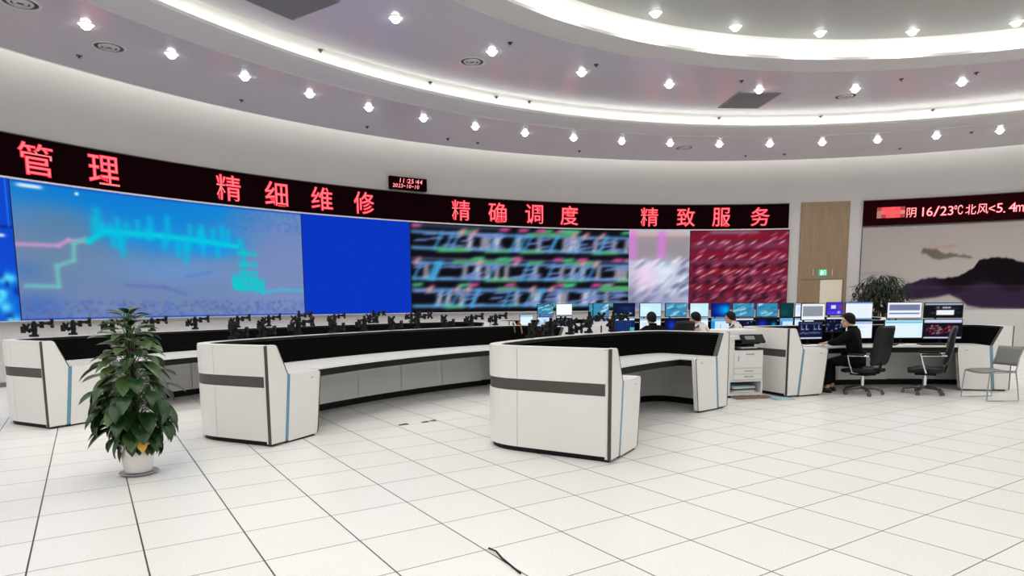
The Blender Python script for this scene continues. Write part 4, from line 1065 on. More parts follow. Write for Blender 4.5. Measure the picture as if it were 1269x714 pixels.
M_skin = mat('skin', (0.55, 0.34, 0.25), 0.55)
M_hair = mat('black_hair', (0.005, 0.0045, 0.0045), 0.7, var=0.2, scale=60, spec=0.2)
M_shoe = mat('black_shoe', (0.014, 0.013, 0.013), 0.35)
def person(label, loc, rz, lean, head_turn, cloth, legs, tone, vox=0.011, head_down=0.0, reach=0.42):
    """seated figure looking along local +Y, hips over the origin, feet on the floor"""
    t = thing('person', label, 'person', loc, rz)
    L = lambda y, z: Vector((0, y + lean * (z - 0.56), z))          # spine leans forward
    J = {}
    pel = L(-0.02, 0.60); J['pelvis'] = (pel, (0.135, 0.10)); J['waist'] = (L(0.0, 0.70), (0.125, 0.095)); J['chest'] = (L(0.0, 0.90), (0.15, 0.105))
    J['neckb'] = (L(0.0, 1.055), (0.07, 0.062)); J['neck'] = (L(0.02, 1.115), (0.052, 0.054)); hd = L(0.045, 1.215) + Vector((0, head_down, -head_down * 0.4))
    J['head'] = (hd + Vector((0, -0.01, -0.03)), (0.06, 0.065))
    E = [('pelvis', 'waist'), ('waist', 'chest'), ('chest', 'neckb'), ('neckb', 'neck'), ('neck', 'head')]
    hands = []
    for s, n in ((1, 'r'), (-1, 'l')):
        sh = L(0.0, 1.01) + Vector((s * 0.185, 0, 0)); el = sh + Vector((s * 0.095, 0.16 + 0.08 * lean, -0.150)); wr = Vector((s * 0.15, sh.y + reach, 0.845)); pm = wr + Vector((-s * 0.012, 0.075, -0.018))
        J['sh' + n] = (sh, 0.064); J['el' + n] = (el, 0.045); J['fa' + n] = (el.lerp(wr, 0.35), 0.043); J['wr' + n] = (wr, 0.026); J['pm' + n] = (pm, (0.036, 0.017))
        E += [('chest', 'sh' + n), ('sh' + n, 'el' + n), ('el' + n, 'fa' + n), ('fa' + n, 'wr' + n), ('wr' + n, 'pm' + n)]
        hands.append((s, wr, pm))
        hp = pel + Vector((s * 0.09, 0.03, -0.015)); kn = Vector((s * 0.125, 0.40, 0.50)); an = Vector((s * 0.12, 0.36, 0.085)); to = an + Vector((s * 0.02, 0.15, -0.05))
        J['hp' + n] = (hp, 0.088); J['kn' + n] = (kn, 0.058); J['cf' + n] = (kn.lerp(an, 0.35), 0.055); J['an' + n] = (an, 0.036); J['to' + n] = (to, 0.033)
        E += [('pelvis', 'hp' + n), ('hp' + n, 'kn' + n), ('kn' + n, 'cf' + n), ('cf' + n, 'an' + n), ('an' + n, 'to' + n)]
    vs, fs = skin_verts(J, E, 'pelvis')
    mb = MB(); mb.add(vs, fs)
    Rh = Matrix.Rotation(head_turn, 3, 'Z') @ Matrix.Rotation(-head_down * 2.2, 3, 'X')
    hp_ = lambda x, y, z: hd + Rh @ Vector((x, y, z))
    mb.sphere(hd + Rh @ Vector((0, -0.008, 0.025)), (0.073, 0.092, 0.092), 20, 14, M=Rh)
    mb.sphere(hp_(0, 0.022, -0.045), (0.055, 0.062, 0.068), 18, 12, M=Rh)
    mb.sphere(hp_(0, 0.058, -0.088), (0.026, 0.024, 0.022), 12, 8, M=Rh)                       # chin
    mb.sphere(hp_(0, 0.09, -0.018), (0.014, 0.022, 0.024), 12, 8, M=Rh)                         # nose
    mb.sphere(hp_(0, 0.078, -0.055), (0.024, 0.012, 0.010), 12, 8, M=Rh)                        # lips
    for s in (-1, 1):
        mb.sphere(hp_(s * 0.075, -0.012, -0.005), (0.012, 0.022, 0.033), 10, 8, M=Rh)           # ears
        mb.sphere(hp_(s * 0.033, 0.06, 0.018), (0.026, 0.022, 0.012), 10, 8, M=Rh)              # brows
    for (s, wr, pm) in hands:                                                                   # fingers and thumb
        for k in range(4):
            b = pm + Vector((s * (-0.027 + 0.018 * k), 0.005, 0.0)); ln = (0.062, 0.072, 0.066, 0.05)[k if s > 0 else k]
            mb.tube([b - Vector((0, 0.02, 0)), b + Vector((0, 0.02, 0.006)), b + Vector((0, 0.02 + ln * 0.5, -0.004)), b + Vector((0, 0.012 + ln * 0.85, -0.024))], [0.010, 0.0095, 0.0085, 0.007], 8)
        b = pm + Vector((-s * 0.03, -0.03, -0.002)); mb.tube([b, b + Vector((-s * 0.022, 0.025, -0.006)), b + Vector((-s * 0.026, 0.055, -0.014))], [0.012, 0.0105, 0.008], 8)
    body = mb.build('body', tone, t); remesh(body, vox)
    # eyes
    for s in (-1, 1):
        mb = MB(); mb.sphere(hp_(s * 0.031, 0.074, 0.0), (0.012, 0.008, 0.007), 10, 6, M=Rh); mb.build('eye', M_hair, t, True)
    # jacket / shirt with sleeves and collar
    up = lambda r, d: tuple(x + d for x in r) if isinstance(r, tuple) else r + d
    g = 0.034
    keys = ['pelvis', 'waist', 'chest', 'neckb']
    K = {k: (J[k][0], up(J[k][1], g)) for k in keys}
    K['pelvis'] = (pel + Vector((0, 0, 0.0)), (0.175, 0.14)); K['neckb'] = (J['neckb'][0] + Vector((0, 0, 0.008)), (0.085, 0.082)); K['chest'] = (K['chest'][0], (0.185, 0.145))
    EE = [('pelvis', 'waist'), ('waist', 'chest'), ('chest', 'neckb')]
    for n in 'rl':
        for k in ('sh', 'el', 'fa'): K[k + n] = (J[k + n][0], up(J[k + n][1], 0.022))
        K['cu' + n] = (J['fa' + n][0].lerp(J['wr' + n][0], 0.85), 0.040)
        EE += [('chest', 'sh' + n), ('sh' + n, 'el' + n), ('el' + n, 'fa' + n), ('fa' + n, 'cu' + n)]
    vs, fs = skin_verts(K, EE, 'pelvis'); mb = MB(); mb.add(vs, fs)
    cl = mb.build('jacket' if legs is not None and cloth is not M_shirt else 'shirt', cloth, t, 'all')
    mb = MB(); nb = J['neckb'][0] + Vector((0, 0.004, 0.035)); mb.lathe([(0.074, -0.03), (0.066, 0.035), (0.072, 0.037), (0.086, -0.03)], 18, nb); mb.build('collar', cloth, cl, True)
    # trousers
    K = {'pelvis': (pel + Vector((0, 0, 0.01)), (0.165, 0.13))}; EE = []
    for n in 'rl':
        for k in ('hp', 'kn', 'cf'): K[k + n] = (J[k + n][0], up(J[k + n][1], 0.022))
        K['an' + n] = (J['an' + n][0] + Vector((0, 0, 0.03)), 0.056)
        EE += [('pelvis', 'hp' + n), ('hp' + n, 'kn' + n), ('kn' + n, 'cf' + n), ('cf' + n, 'an' + n)]
    vs, fs = skin_verts(K, EE, 'pelvis'); mb = MB(); mb.add(vs, fs); mb.build('trousers', M_trouser, t, 'all')
    for n, s in (('r', 1), ('l', -1)):
        an = J['an' + n][0]; mb = MB()
        mb.sphere(an + Vector((s * 0.012, 0.075, -0.04)), (0.045, 0.135, 0.042), 16, 10); mb.box(an + Vector((s * 0.012, 0.07, -0.074)), (0.085, 0.26, 0.02)); mb.build('shoe', M_shoe, t, True)
    # hair: shell over the skull, lower at the back than over the forehead
    mb = MB(); seg, rg = 28, 12; vs = []
    for k in range(seg):
        az = 2 * PI * k / seg; fr = math.cos(az)          # 1 at the front
        low = rad(30 * max(0, fr) ** 2 - 62 * max(0, -fr) - 40 * (1 - abs(fr)))
        for i in range(rg + 1):
            el = PI / 2 + (low - PI / 2) * i / rg
            rr = 1.0 + 0.012 * math.sin(9 * az + 3 * el) - (0.07 if i == rg else 0.0)
            v = Vector((math.sin(az) * math.cos(el if el > 0 else el * 0.42) * 0.091 * rr, math.cos(az) * math.cos(el if el > 0 else el * 0.42) * 0.110 * rr - 0.014, math.sin(el) * 0.112 * rr + 0.026))
            vs.append(hd + Rh @ v)
    mb.add(vs, [(k * (rg + 1) + i, ((k + 1) % seg) * (rg + 1) + i, ((k + 1) % seg) * (rg + 1) + i + 1, k * (rg + 1) + i + 1) for k in range(seg) for i in range(rg)])
    mb.build('hair', M_hair, t, 'all')
    return t
M_blackcloth = mat('black_uniform_cloth', (0.005, 0.005, 0.006), 0.95, var=0.2, scale=40, spec=0.1)
M_trouser = mat('dark_trousers', (0.005, 0.005, 0.0065), 0.95, var=0.2, scale=40, spec=0.1)
M_shirt = mat('white_shirt', (0.62, 0.62, 0.64), 0.8)
def face_to(dx, dy): return math.atan2(dy, dx) - PI / 2

person('person in black uniform seated at the right-hand console, facing the monitors', (5.70, 10.78, 0), face_to(-0.76, 0.65), 0.12, 0.55, M_blackcloth, True, M_skin, 0.010, 0.02, 0.34)
X, Y, a = on_R(812, 9.5); person('dark-haired person seen from behind, nearest the aisle on the middle right console', (X, Y, 0), local_axes(a) + PI, 0.12, 0.0, M_blackcloth, True, M_skin, 0.014)
X, Y, a = on_R(880, 9.3); person('person in a white shirt bending forward beside a black chair back', (X, Y, 0), local_axes(a) + PI + 0.6, 0.35, 0.2, M_shirt, True, M_skin, 0.014, 0.03)
X, Y, a = on_R(921, 9.3); person('person in a white shirt seated behind the printer', (X, Y, 0), local_axes(a) + PI + 0.7, 0.28, 0.5, M_shirt, True, M_skin, 0.014, 0.03)

# ------------------------------------------------------------------ chairs
def office_chair(label, loc, rz, group, tall=1.1):
    t = thing('office_chair', label, 'chair', loc, rz, group)       # faces local +Y
    mb = MB()
    for k in range(5):
        a = rad(72 * k + 18); d = Vector((math.cos(a), math.sin(a), 0))
        mb.tube([d * 0.03 + Vector((0, 0, 0.115)), d * 0.17 + Vector((0, 0, 0.105)), d * 0.30 + Vector((0, 0, 0.075))], [0.030, 0.024, 0.018], 8)
    mb.lathe([(0.0, 0.15), (0.04, 0.145), (0.05, 0.10), (0.0, 0.09)], 14); bs = mb.build('star_base', M_black if group == 'x' else M_chairbase, t, True)
    for k in range(5):
        a = rad(72 * k + 18); p = Vector((math.cos(a) * 0.30, math.sin(a) * 0.30, 0.03)); s = Vector((-math.sin(a), math.cos(a), 0))
        mb = MB()
        for q in (-1, 1): mb.tube([p + s * q * 0.010, p + s * q * 0.026], 0.03, 14)
        mb.tube([p, p + Vector((0, 0, 0.045))], 0.010, 8); mb.build('caster', M_caster, bs, True)
    mb = MB(); mb.tube([(0, 0, 0.13), (0, 0, 0.28)], 0.028, 12); mb.tube([(0, 0, 0.28), (0, 0, 0.325)], 0.018, 12); mb.build('gas_column', M_chrome, t, True)
    mb = MB(); mb.rbox((0, 0, 0.335), (0.26, 0.30, 0.035), 0.01); mb.build('tilt_mechanism', M_black, t)
    mb = MB()
    secs = []
    for k in range(9):                       # upholstered seat: lengthwise cross-sections
        y = -0.25 + 0.5 * k / 8; h = 0.055 - 0.02 * abs(k - 4) / 4; w = 0.25 - (0.035 if k in (0, 8) else 0.0); zc = 0.405 + (0.01 if k < 2 else 0) - (0.018 if k > 6 else 0)
        secs.append([(w * math.copysign(abs(math.cos(q)) ** 0.45, math.cos(q)), y, zc + h * math.copysign(abs(math.sin(q)) ** 0.6, math.sin(q))) for q in [2 * PI * i / 20 for i in range(20)]])
    vs = [v for s_ in secs for v in s_]; mb.add(vs, [(k * 20 + i, k * 20 + (i + 1) % 20, (k + 1) * 20 + (i + 1) % 20, (k + 1) * 20 + i) for k in range(8) for i in range(20)] + [tuple(range(20)), tuple(range(160, 180))])
    mb.build('seat', M_leather, t, 'all')
    mb = MB(); secs = []
    nk = 12
    for k in range(nk + 1):                  # high curved backrest
        s_ = k / nk; z = 0.50 + (tall - 0.50) * s_; y = -0.25 - 0.02 * math.sin(s_ * 5.0) - 0.13 * s_ ** 1.6; w = 0.225 + 0.015 * math.sin(PI * s_) - (0.03 if k in (0, nk) else 0); th = 0.034 + 0.012 * math.sin(PI * s_) - (0.012 if k in (0, nk) else 0)
        secs.append([(w * math.copysign(abs(math.cos(q)) ** 0.4, math.cos(q)), y + th * math.sin(q) - 0.02 * (1 - math.cos(q) ** 2), z) for q in [2 * PI * i / 20 for i in range(20)]])
    vs = [v for s2 in secs for v in s2]; mb.add(vs, [(k * 20 + i, k * 20 + (i + 1) % 20, (k + 1) * 20 + (i + 1) % 20, (k + 1) * 20 + i) for k in range(nk) for i in range(20)] + [tuple(range(20)), tuple(range(nk * 20, nk * 20 + 20))])
    mb.build('backrest', M_leather, t, 'all')
    mb = MB(); mb.tube([(0, -0.12, 0.355), (0, -0.27, 0.38), (0, -0.30, 0.52), (0, -0.31, 0.66)], 0.022, 8); mb.build('back_bracket', M_black, t, True)
    for s in (-1, 1):
        mb = MB(); mb.tube([(s * 0.12, -0.02, 0.355), (s * 0.285, 0.0, 0.375), (s * 0.295, 0.05, 0.52), (s * 0.295, 0.08, 0.645)], 0.014, 8); mb.tube([(s * 0.295, 0.08, 0.645), (s * 0.295, -0.2, 0.66), (s * 0.27, -0.27, 0.655)], 0.013, 8)
        ar = mb.build('armrest', M_chrome, t, True, label='chrome armrest frame')
        mb = MB(); mb.rbox((s * 0.295, -0.06, 0.672), (0.055, 0.28, 0.028), 0.012); mb.build('arm_pad', M_leather, ar)
    return t
M_chairbase = mat('chair_base_dark_metal', (0.09, 0.09, 0.095), 0.3, 0.6)
M_caster = mat('caster_grey', (0.10, 0.10, 0.10), 0.4)
OG = 'black high-backed office chairs'
office_chair('black high-backed office chair behind the person in black', (5.80, 10.70, 0), face_to(-0.48, 0.88), OG, 1.14)
office_chair('empty black leather office chair turned sideways beside the grey visitor chair', (6.83, 10.70, 0), face_to(-0.86, 0.5), OG, 1.12)
X, Y, a = on_R(834, 8.75); office_chair('black office chair back beside the bending person in white', (X, Y, 0), local_axes(a) + PI, OG, 1.2)

t = thing('visitor_chair', 'grey mesh visitor chair on thin wire legs at the right end of the console', 'chair', (7.45, 10.05, 0), face_to(-1.0, -0.08))
M_wire = mat('grey_steel_wire', (0.33, 0.34, 0.33), 0.35, 0.6)
M_mesh = mat('grey_mesh', (0.20, 0.205, 0.195), 0.65, var=0.15, scale=60)
for s in (-1, 1):
    mb = MB(); mb.tube([(s * 0.245, 0.24, 0.44), (s * 0.25, 0.26, 0.22), (s * 0.255, 0.27, 0.014), (s * 0.255, 0.10, 0.012), (s * 0.255, -0.25, 0.012), (s * 0.245, -0.22, 0.25), (s * 0.23, -0.19, 0.46), (s * 0.22, -0.24, 0.66), (s * 0.215, -0.29, 0.80)], 0.009, 8); mb.build('sled_leg', M_wire, t, True)
mb = MB(); mb.tube([(-0.24, 0.20, 0.435), (0.24, 0.20, 0.435)], 0.008, 8); mb.tube([(-0.235, -0.18, 0.435), (0.235, -0.18, 0.435)], 0.008, 8); mb.tube([(-0.245, 0.22, 0.44), (-0.235, -0.2, 0.44)], 0.008, 6); mb.tube([(0.245, 0.22, 0.44), (0.235, -0.2, 0.44)], 0.008, 6); mb.build('cross_bar', M_wire, t, True)
def sheet(mb, fn, nu, nv, th):
    top = [[Vector(fn(i / nu, j / nv)) for i in range(nu + 1)] for j in range(nv + 1)]
    vs = [p for r in top for p in r]; n = len(vs); nn = Vector((top[0][-1] - top[0][0]).cross(top[-1][0] - top[0][0])).normalized()
    vs2 = vs + [p - nn * th for p in vs]; q = lambda i, j: j * (nu + 1) + i
    fs = []
    for j in range(nv):
        for i in range(nu):
            fs += [(q(i, j), q(i + 1, j), q(i + 1, j + 1), q(i, j + 1)), (n + q(i, j + 1), n + q(i + 1, j + 1), n + q(i + 1, j), n + q(i, j))]
    for i in range(nu):
        fs += [(q(i + 1, 0), q(i, 0), n + q(i, 0), n + q(i + 1, 0)), (q(i, nv), q(i + 1, nv), n + q(i + 1, nv), n + q(i, nv))]
    for j in range(nv):
        fs += [(q(0, j), q(0, j + 1), n + q(0, j + 1), n + q(0, j)), (q(nu, j + 1), q(nu, j), n + q(nu, j), n + q(nu, j + 1))]
    mb.add(vs2, fs)
mb = MB(); sheet(mb, lambda u, v: (-0.235 + 0.47 * u, 0.245 - 0.44 * v, 0.452 - 0.018 * math.sin(PI * u) - 0.02 * max(0, 0.2 - v) * 5), 8, 8, 0.018); mb.build('seat', M_mesh, t, 'all')
mb = MB(); sheet(mb, lambda u, v: (-0.225 + 0.45 * u, -0.215 - 0.075 * v - 0.03 * math.sin(PI * u), 0.53 + 0.29 * v), 10, 6, 0.014); mb.build('backrest', M_mesh, t, 'all')

# ------------------------------------------------------------------ printer
pr = thing('copier', 'white floor-standing copier with black output slot beside the right-hand console', 'copier', (3.70, 10.66, 0), rad(11))
M_cop = mat('copier_white', (0.70, 0.70, 0.68), 0.45, var=0.02); M_copg = mat('copier_grey', (0.36, 0.36, 0.355), 0.45)
# local: front faces -Y, width along X
mb = MB()
mb.box((0, 0, 0.055), (0.60, 0.56, 0.04)); mb.box((-0.285, 0, 0.165), (0.03, 0.56, 0.19)); mb.box((0.285, 0, 0.165), (0.03, 0.56, 0.19)); mb.box((0, 0.265, 0.165), (0.56, 0.03, 0.19)); mb.box((0, 0, 0.268), (0.60, 0.56, 0.02))
st = mb.build('stand', M_cop, pr)
for sx in (-1, 1):
    for sy in (-1, 1):
        mb = MB(); mb.tube([(sx * 0.26, sy * 0.24, 0.0), (sx * 0.26, sy * 0.24, 0.036)], 0.022, 10); mb.build('foot', M_black, st)
mb = MB(); mb.rbox((0, 0.005, 0.52), (0.60, 0.55, 0.482), 0.012); mb.build('main_body', M_cop, pr, True)
for k, z in enumerate((0.335, 0.425)):
    mb = MB(); mb.rbox((0.035, -0.276, z), (0.50, 0.016, 0.08), 0.008); d_ = mb.build('paper_drawer', M_cop, pr, True)
    mb = MB(); mb.rbox((0.05, -0.288, z + 0.006), (0.16, 0.01, 0.02), 0.008); mb.build('handle', M_copg, d_, True)
mb = MB(); mb.rbox((0.035, -0.276, 0.615), (0.50, 0.016, 0.27), 0.012); d_ = mb.build('front_door', M_cop, pr, True)
mb = MB(); mb.rbox((0.06, -0.287, 0.70), (0.15, 0.008, 0.022), 0.008); mb.build('handle', M_copg, d_, True); mb = MB(); mb.rbox((-0.14, -0.287, 0.63), (0.02, 0.008, 0.09), 0.006); mb.build('indicator', M_copg, d_, True)
mb = MB(); mb.box((-0.24, 0.03, 0.855), (0.12, 0.50, 0.19)); mb.prism([(-0.18, -0.22), (-0.18, 0.28), (-0.12, 0.28)], 0.762, 0.95); mb.build('side_tower', M_cop, pr)
mb = MB(); mb.box((0.06, 0.14, 0.84), (0.48, 0.28, 0.155)); mb.box((0.06, -0.13, 0.775), (0.46, 0.24, 0.02)); mb.box((0.06, -0.10, 0.86), (0.44, 0.18, 0.015)); mb.build('output_slot', M_black, pr)
mb = MB()
mb.box((0.08, -0.12, 0.798), (0.28, 0.20, 0.02)); mb.build('paper', M_paper, pr)
mb = MB(); mb.rbox((-0.02, 0.02, 0.965), (0.62, 0.52, 0.07), 0.02); mb.build('scanner', M_cop, pr, True)
mb = MB(); mb.rbox((-0.07, 0.05, 1.045), (0.60, 0.46, 0.09), 0.03); mb.build('document_feeder', M_cop, pr, True)
Mp = Matrix.Rotation(rad(48), 3, 'X')
mb = MB(); mb.rbox((0.09, -0.285, 0.945), (0.40, 0.16, 0.04), 0.012, M=Mp); cp = mb.build('control_panel', M_black, pr, True)
mb = MB(); mb.box((0.03, -0.304, 0.962), (0.16, 0.07, 0.012), M=Mp); mb.build('touch_screen', mat('dim_grey_screen', (0.22, 0.23, 0.24), 0.3), cp)
def paper_stack(label, loc, rz, w, d, h, m, cat='papers', group=None, n=5):
    t = thing('paper_stack', label, cat, loc, rz, group)
    for k in range(n):
        mb = MB(); mb.box((0, 0, 0), (w, d, h / n * 0.92), M=Matrix.Rotation(rng.normal() * 0.07, 3, 'Z')); o = mb.build('sheet_bundle', m[k % len(m)] if isinstance(m, list) else m, t); o.location = (rng.normal() * 0.008, rng.normal() * 0.008, h / n * (k + 0.5))
    return t
M_bpap = mat('pale_blue_paper', (0.33, 0.50, 0.60), 0.7); M_brown = mat('brown_board', (0.22, 0.13, 0.09), 0.6)
pt = Matrix.Rotation(rad(11), 3, 'Z'); cp0 = Vector((3.70, 10.66, 0))
paper_stack('white and pale blue papers on the open shelf under the copier', cp0 + pt @ Vector((0.02, -0.05, 0.0765)), rad(11), 0.40, 0.32, 0.10, [M_paper, M_bpap, M_dark, M_paper, M_bpap])
tb = thing('flat_board', 'thin brown board lying on the floor in front of the copier shelf', 'board', cp0 + pt @ Vector((0.06, -0.37, 0)), rad(14))
mb = MB(); mb.rbox((0, 0, 0.014), (0.62, 0.16, 0.026), 0.006); mb.build('board', M_brown, tb); 
paper_stack('pale blue and white leaflets lying on the floor by the console corner', (4.28, 10.18, 0.0), 0.15, 0.30, 0.21, 0.02, [M_bpap, M_paper], n=3)

# ------------------------------------------------------------------ things on the right-hand worktop
def on_desk(px, R): X, Y, a = on_R(px, R); return (X, Y, 0.7655), local_axes(a)
p, rz = on_desk(1008, 7.28); paper_stack('loose cream and white papers on the worktop left of the person in black', p, rz + 0.3, 0.40, 0.24, 0.02, [M_paper, mat('cream_paper', (0.65, 0.58, 0.42), 0.8)], n=3)
p, rz = on_desk(1130, 7.24); paper_stack('white papers spread on the worktop before the pale blue monitor', p, rz, 0.24, 0.22, 0.012, M_paper, n=3)
def keyboard(px, R, label):
    p, rz = on_desk(px, R); t = thing('keyboard', label, 'keyboard', p, rz, 'black keyboards')
    mb = MB(); mb.rbox((0, 0, 0.012), (0.43, 0.13, 0.02), 0.006); mb.build('case', M_black, t)
    mb = MB()
    for i in range(15):
        for j in range(5): mb.box((-0.195 + i * 0.0278, -0.046 + j * 0.023, 0.025), (0.023, 0.018, 0.008))
    mb.build('keys', M_dark, t)
keyboard(1158, 7.25, 'black keyboard before the monitor full of red marks')
keyboard(1052, 7.3, 'black keyboard before the person in black')
p, rz = on_desk(1104, 7.32); lt = thing('laptop', 'dark open laptop on the worktop between the chair back and the pale blue monitor', 'laptop', p, rz + 0.9)
mb = MB(); mb.rbox((0, 0.02, 0.01), (0.33, 0.23, 0.018), 0.006); mb.build('keyboard_base', M_black, lt)
ML = Matrix.Rotation(rad(18), 3, 'X'); mb = MB(); mb.rbox((0, -0.132, 0.125), (0.33, 0.01, 0.225), 0.006, M=ML); ld = mb.build('lid', M_black, lt)
im = pic('paleblue')
me = picture_mesh('display', im, lambda u, v: Vector((0, -0.132, 0.125)) + ML @ Vector((0.155 - 0.31 * u, 0.0056, -0.1 + 0.2 * v)), screen_mat(1.0)); o = bpy.data.objects.new('display', me); COL.objects.link(o); o.parent = ld

# ------------------------------------------------------------------ plants
def leaf(mb, base, d, L, Wd, droop, up=Vector((0, 0, 1)), mi=0, fold=0.18, heart=True):
    """one bent, folded leaf blade from base along d"""
    d = d.normalized(); s = d.cross(up)
    if s.length < 1e-3: s = Vector((1, 0, 0))
    s.normalize(); nrm = s.cross(d).normalized()
    prof = [(0.0, 0.28), (0.12, 0.78), (0.3, 1.0), (0.5, 0.92), (0.72, 0.62), (0.9, 0.22), (1.0, 0.0)] if heart else [(0.0, 0.2), (0.25, 0.9), (0.5, 1.0), (0.75, 0.6), (1.0, 0.0)]
    vs = []; p = base.copy(); t_prev = 0; cur = d.copy()
    for (t, w) in prof:
        step = (t - t_prev) * L; t_prev = t
        ang = droop * t
        cur = (d * math.cos(ang) - nrm * math.sin(ang)); nn = (nrm * math.cos(ang) + d * math.sin(ang))
        p = p + cur * step
        for q in (-1, -0.55, 0, 0.55, 1):
            back = (-0.10 * L if (heart and t < 0.05 and abs(q) > 0.5) else 0)
            vs.append(p + s * (q * w * Wd / 2) + nn * (abs(q) * w * Wd * fold) + cur * back)
    n = len(prof)
    mb.add(vs, [(i * 5 + j, i * 5 + j + 1, (i + 1) * 5 + j + 1, (i + 1) * 5 + j) for i in range(n - 1) for j in range(4)], mi)
def leaf_mat(name, c0, c1, rough=0.4):
    m = mat(name, c0, rough, var=0.25, scale=9); nt = m.node_tree
    for nd in nt.nodes:
        if nd.bl_idname == 'ShaderNodeMix': nd.inputs[6].default_value = (*c0, 1); nd.inputs[7].default_value = (*c1, 1)
    return m
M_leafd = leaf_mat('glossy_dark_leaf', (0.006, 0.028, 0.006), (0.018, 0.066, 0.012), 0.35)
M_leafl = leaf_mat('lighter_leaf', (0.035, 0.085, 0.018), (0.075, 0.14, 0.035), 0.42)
M_yel = mat('yellow_leaf', (0.62, 0.36, 0.03), 0.5); M_soil = mat('soil', (0.02, 0.014, 0.01), 0.9); M_moss = mat('moss_pole_brown', (0.018, 0.014, 0.009), 0.95, bump=0.5, scale=40)
rs = random.Random(11)
PP = Vector((-3.44, 5.86, 0))
pl = thing('potted_plant', 'tall leafy green plant on a moss pole in a white pot at left', 'potted plant', PP)
mb = MB(); mb.lathe([(0.0, 0.028), (0.108, 0.028), (0.118, 0.06), (0.152, 0.285), (0.16, 0.29), (0.16, 0.305), (0.145, 0.305), (0.135, 0.26), (0.0, 0.25)], 32); pot = mb.build('pot', mat('white_pot', (0.72, 0.71, 0.68), 0.4), pl, True)
mb = MB(); mb.lathe([(0.0, 0.0), (0.13, 0.0), (0.165, 0.022), (0.16, 0.027), (0.12, 0.014), (0.0, 0.014)], 32); mb.build('saucer', mat('grey_saucer', (0.33, 0.33, 0.35), 0.4), pl, True)
mb = MB(); mb.lathe([(0.0, 0.265), (0.137, 0.262)], 24); mb.build('soil', M_soil, pl)
mb = MB(); mb.tube([(0, 0, 0.25), (0, 0, 0.8), (0, 0.0, 1.22)], 0.032, 10); mb.tube([(0.02, -0.03, 0.25), (0.05, -0.05, 0.9), (0.02, -0.02, 1.40)], 0.008, 6); mb.tube([(-0.02, -0.03, 0.25), (-0.04, -0.04, 0.8), (-0.01, -0.0, 1.36)], 0.008, 6); mb.build('moss_pole', M_moss, pl, True)
fo = MB(); pe = MB()
def reach_at(z):
    return float(np.interp(z, [0.25, 0.34, 0.5, 0.62, 0.8, 0.95, 1.1, 1.25, 1.4, 1.53], [0.11, 0.15, 0.24, 0.29, 0.28, 0.25, 0.23, 0.19, 0.11, 0.03]))
N = 185
for k in range(N):
    z = 0.30 + 1.20 * ((k + 0.5) / N) ** 1.35; az = k * 2.39996 + rs.uniform(-0.3, 0.3)
    rr = reach_at(z) * rs.uniform(0.45, 1.0)
    d = Vector((math.cos(az), math.sin(az), 0)); b = d * rr + Vector((0, 0, z + rs.uniform(-0.02, 0.02)))
    size = float(np.interp(z, [0.3, 0.5, 0.9, 1.2, 1.5], [0.17, 0.225, 0.215, 0.18, 0.12])) * rs.uniform(0.8, 1.15)
    tilt = float(np.interp(z, [0.3, 0.6, 1.0, 1.3, 1.5], [-0.75, -0.6, -0.15, 0.1, 0.55])) + rs.uniform(-0.3, 0.3)
    dd = d * math.cos(tilt) + Vector((0, 0, math.sin(tilt)))
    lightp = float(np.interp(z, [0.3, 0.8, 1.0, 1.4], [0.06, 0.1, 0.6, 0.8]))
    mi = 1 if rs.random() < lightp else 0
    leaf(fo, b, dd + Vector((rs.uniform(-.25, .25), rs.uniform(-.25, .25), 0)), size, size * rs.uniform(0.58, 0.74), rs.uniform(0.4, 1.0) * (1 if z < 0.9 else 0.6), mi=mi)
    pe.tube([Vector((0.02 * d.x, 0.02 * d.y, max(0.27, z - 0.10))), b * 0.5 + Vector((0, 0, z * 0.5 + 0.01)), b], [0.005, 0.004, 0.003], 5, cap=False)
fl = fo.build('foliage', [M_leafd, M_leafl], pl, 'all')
pe.build('stalks', M_leafl, pl, True)
mb = MB(); leaf(mb, Vector((0.10, -0.13, 0.38)), Vector((0.55, -0.5, -0.9)), 0.17, 0.11, 0.5); mb.build('yellow_leaf', M_yel, pl, 'all', label='single yellow leaf over the pot rim')

X, Y, a = on_R(1091, 17.0)
bp = thing('bushy_plant', 'dark bushy potted plant with arching narrow leaves before the mural', 'potted plant', (X, Y, 0))
mb = MB(); mb.lathe([(0, 0.0), (0.2, 0.0), (0.27, 0.48), (0.29, 0.5), (0.25, 0.5), (0.24, 0.44), (0, 0.44)], 24); mb.build('pot', mat('dark_pot', (0.05, 0.045, 0.04), 0.4), bp, True)
mb = MB()
for k in range(5):
    q = 2 * PI * k / 5; mb.tube([(0.08 * math.cos(q), 0.08 * math.sin(q), 0.42), (0.12 * math.cos(q + 0.4), 0.12 * math.sin(q + 0.4), 1.1), (0.16 * math.cos(q), 0.16 * math.sin(q), 1.75)], [0.03, 0.024, 0.015], 7)
mb.build('trunk', mat('bark', (0.03, 0.022, 0.015), 0.9), bp, True)
M_bush = leaf_mat('dark_bush_leaf', (0.003, 0.009, 0.003), (0.010, 0.022, 0.006), 0.8)
fo = MB()
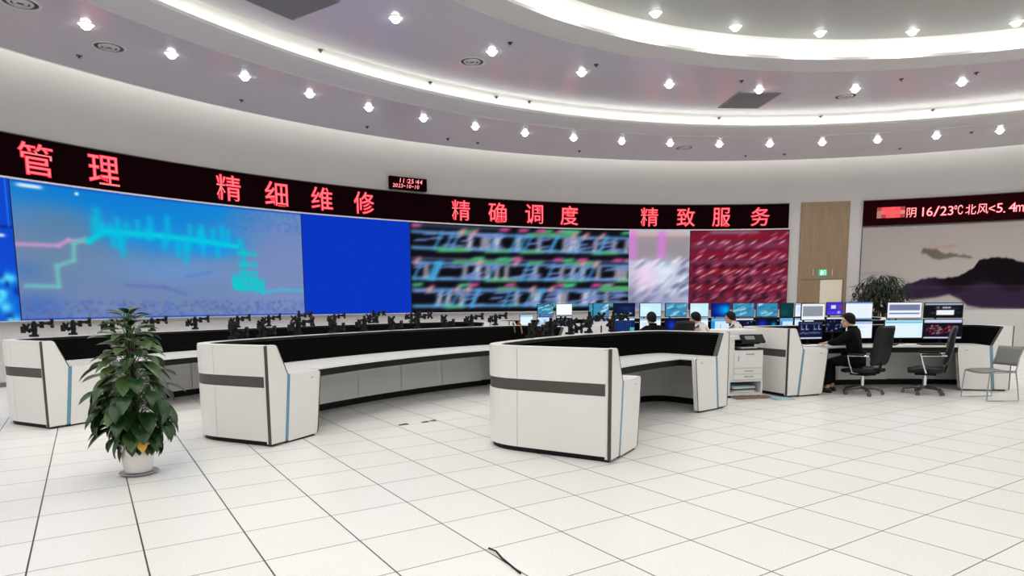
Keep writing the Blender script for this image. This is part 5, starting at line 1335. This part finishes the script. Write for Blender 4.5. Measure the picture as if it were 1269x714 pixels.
for k in range(1500):
    az = rs.uniform(0, 2 * PI); u = rs.random()
    if k < 1050:      # wide drooping crown
        el = rs.uniform(-0.15, 1.4); r_ = rs.uniform(0.30, 0.82)
        b = Vector((math.cos(az) * math.cos(el) * r_, math.sin(az) * math.cos(el) * r_, 1.62 + math.sin(el) * r_ * 0.88)); d = Vector((math.cos(az + rs.uniform(-.9, .9)), math.sin(az + rs.uniform(-.9, .9)), rs.uniform(-0.7, 0.9)))
        leaf(fo, b, d, rs.uniform(0.16, 0.34), rs.uniform(0.03, 0.05), rs.uniform(0.9, 1.9), heart=False)
    else:             # dense column below
        r_ = rs.uniform(0.05, 0.25); b = Vector((math.cos(az) * r_, math.sin(az) * r_, rs.uniform(0.55, 1.8))); d = Vector((math.cos(az), math.sin(az), rs.uniform(-0.2, 0.6)))
        leaf(fo, b, d, rs.uniform(0.14, 0.24), rs.uniform(0.05, 0.08), rs.uniform(0.6, 1.4), heart=False)
fo.build('foliage', M_bush, bp, 'all')

# ------------------------------------------------------------------ small things on the floor and among the arms
p = on_z(606, 680.5); q = on_z(622, 693); r_ = on_z(645, 712)
t = thing('seam_gap_strip', 'thin black strip standing for the dark gap in a tile seam, bottom of the view', 'cable', q)  # black strip added in place of the dark gap at a raised tile
mb = MB(); mb.tube([p + Vector((0, 0, 0.006)), p.lerp(q, 0.5) + Vector((0.004, 0.01, 0.014)), q + Vector((0, 0, 0.007)), r_ + Vector((0, 0, 0.006))], 0.006, 6); o = mb.build('strip', M_black, t, True, world=True)
for (x, y, w, lab) in ((500, 526.5, 0.13, 'small dark floor outlet lid left of the two scraps near the second console'), (527, 523.3, 0.10, 'small dark scrap on the floor between the two left consoles'), (537, 521.7, 0.09, 'dark sliver on the floor right of the small scrap')):
    p = on_z(x, y); t = thing('floor_scrap', lab, 'floor scrap', p, rad(33), 'dark scraps on the floor')
    mb = MB(); mb.rbox((0, 0, 0.004), (w, 0.05, 0.007), 0.003); mb.rbox((w * 0.2, 0.01, 0.009), (w * 0.4, 0.025, 0.004), 0.002); mb.build('plate', M_dark, t)
def cable(pts, label, m, r=0.007):
    P = Vector(pts[len(pts) // 2]); t = thing('loose_cable', label, 'cable', P, 0, 'cables at the end of the middle left console')
    mb = MB(); mb.tube(pts, r, 6); mb.build('cable', m, t, True, world=True)
def near(px, R, z): X, Y, a = on_R(px, R); return Vector((X, Y, z))
cable([near(641, 10.95, 1.118), near(643, 10.9, 1.17), near(645, 10.82, 1.12), near(646, 10.77, 1.04), near(647, 10.73, 0.95)], 'orange cable hanging over the far end of the middle left console', mat('orange_cable', (0.30, 0.08, 0.03), 0.5), 0.013)
cable([near(635, 10.95, 1.118), near(636, 10.9, 1.16), near(637, 10.81, 1.10), near(638, 10.76, 0.97)], 'olive cable hanging over the far end of the middle left console', mat('olive_cable', (0.05, 0.06, 0.015), 0.5), 0.013)
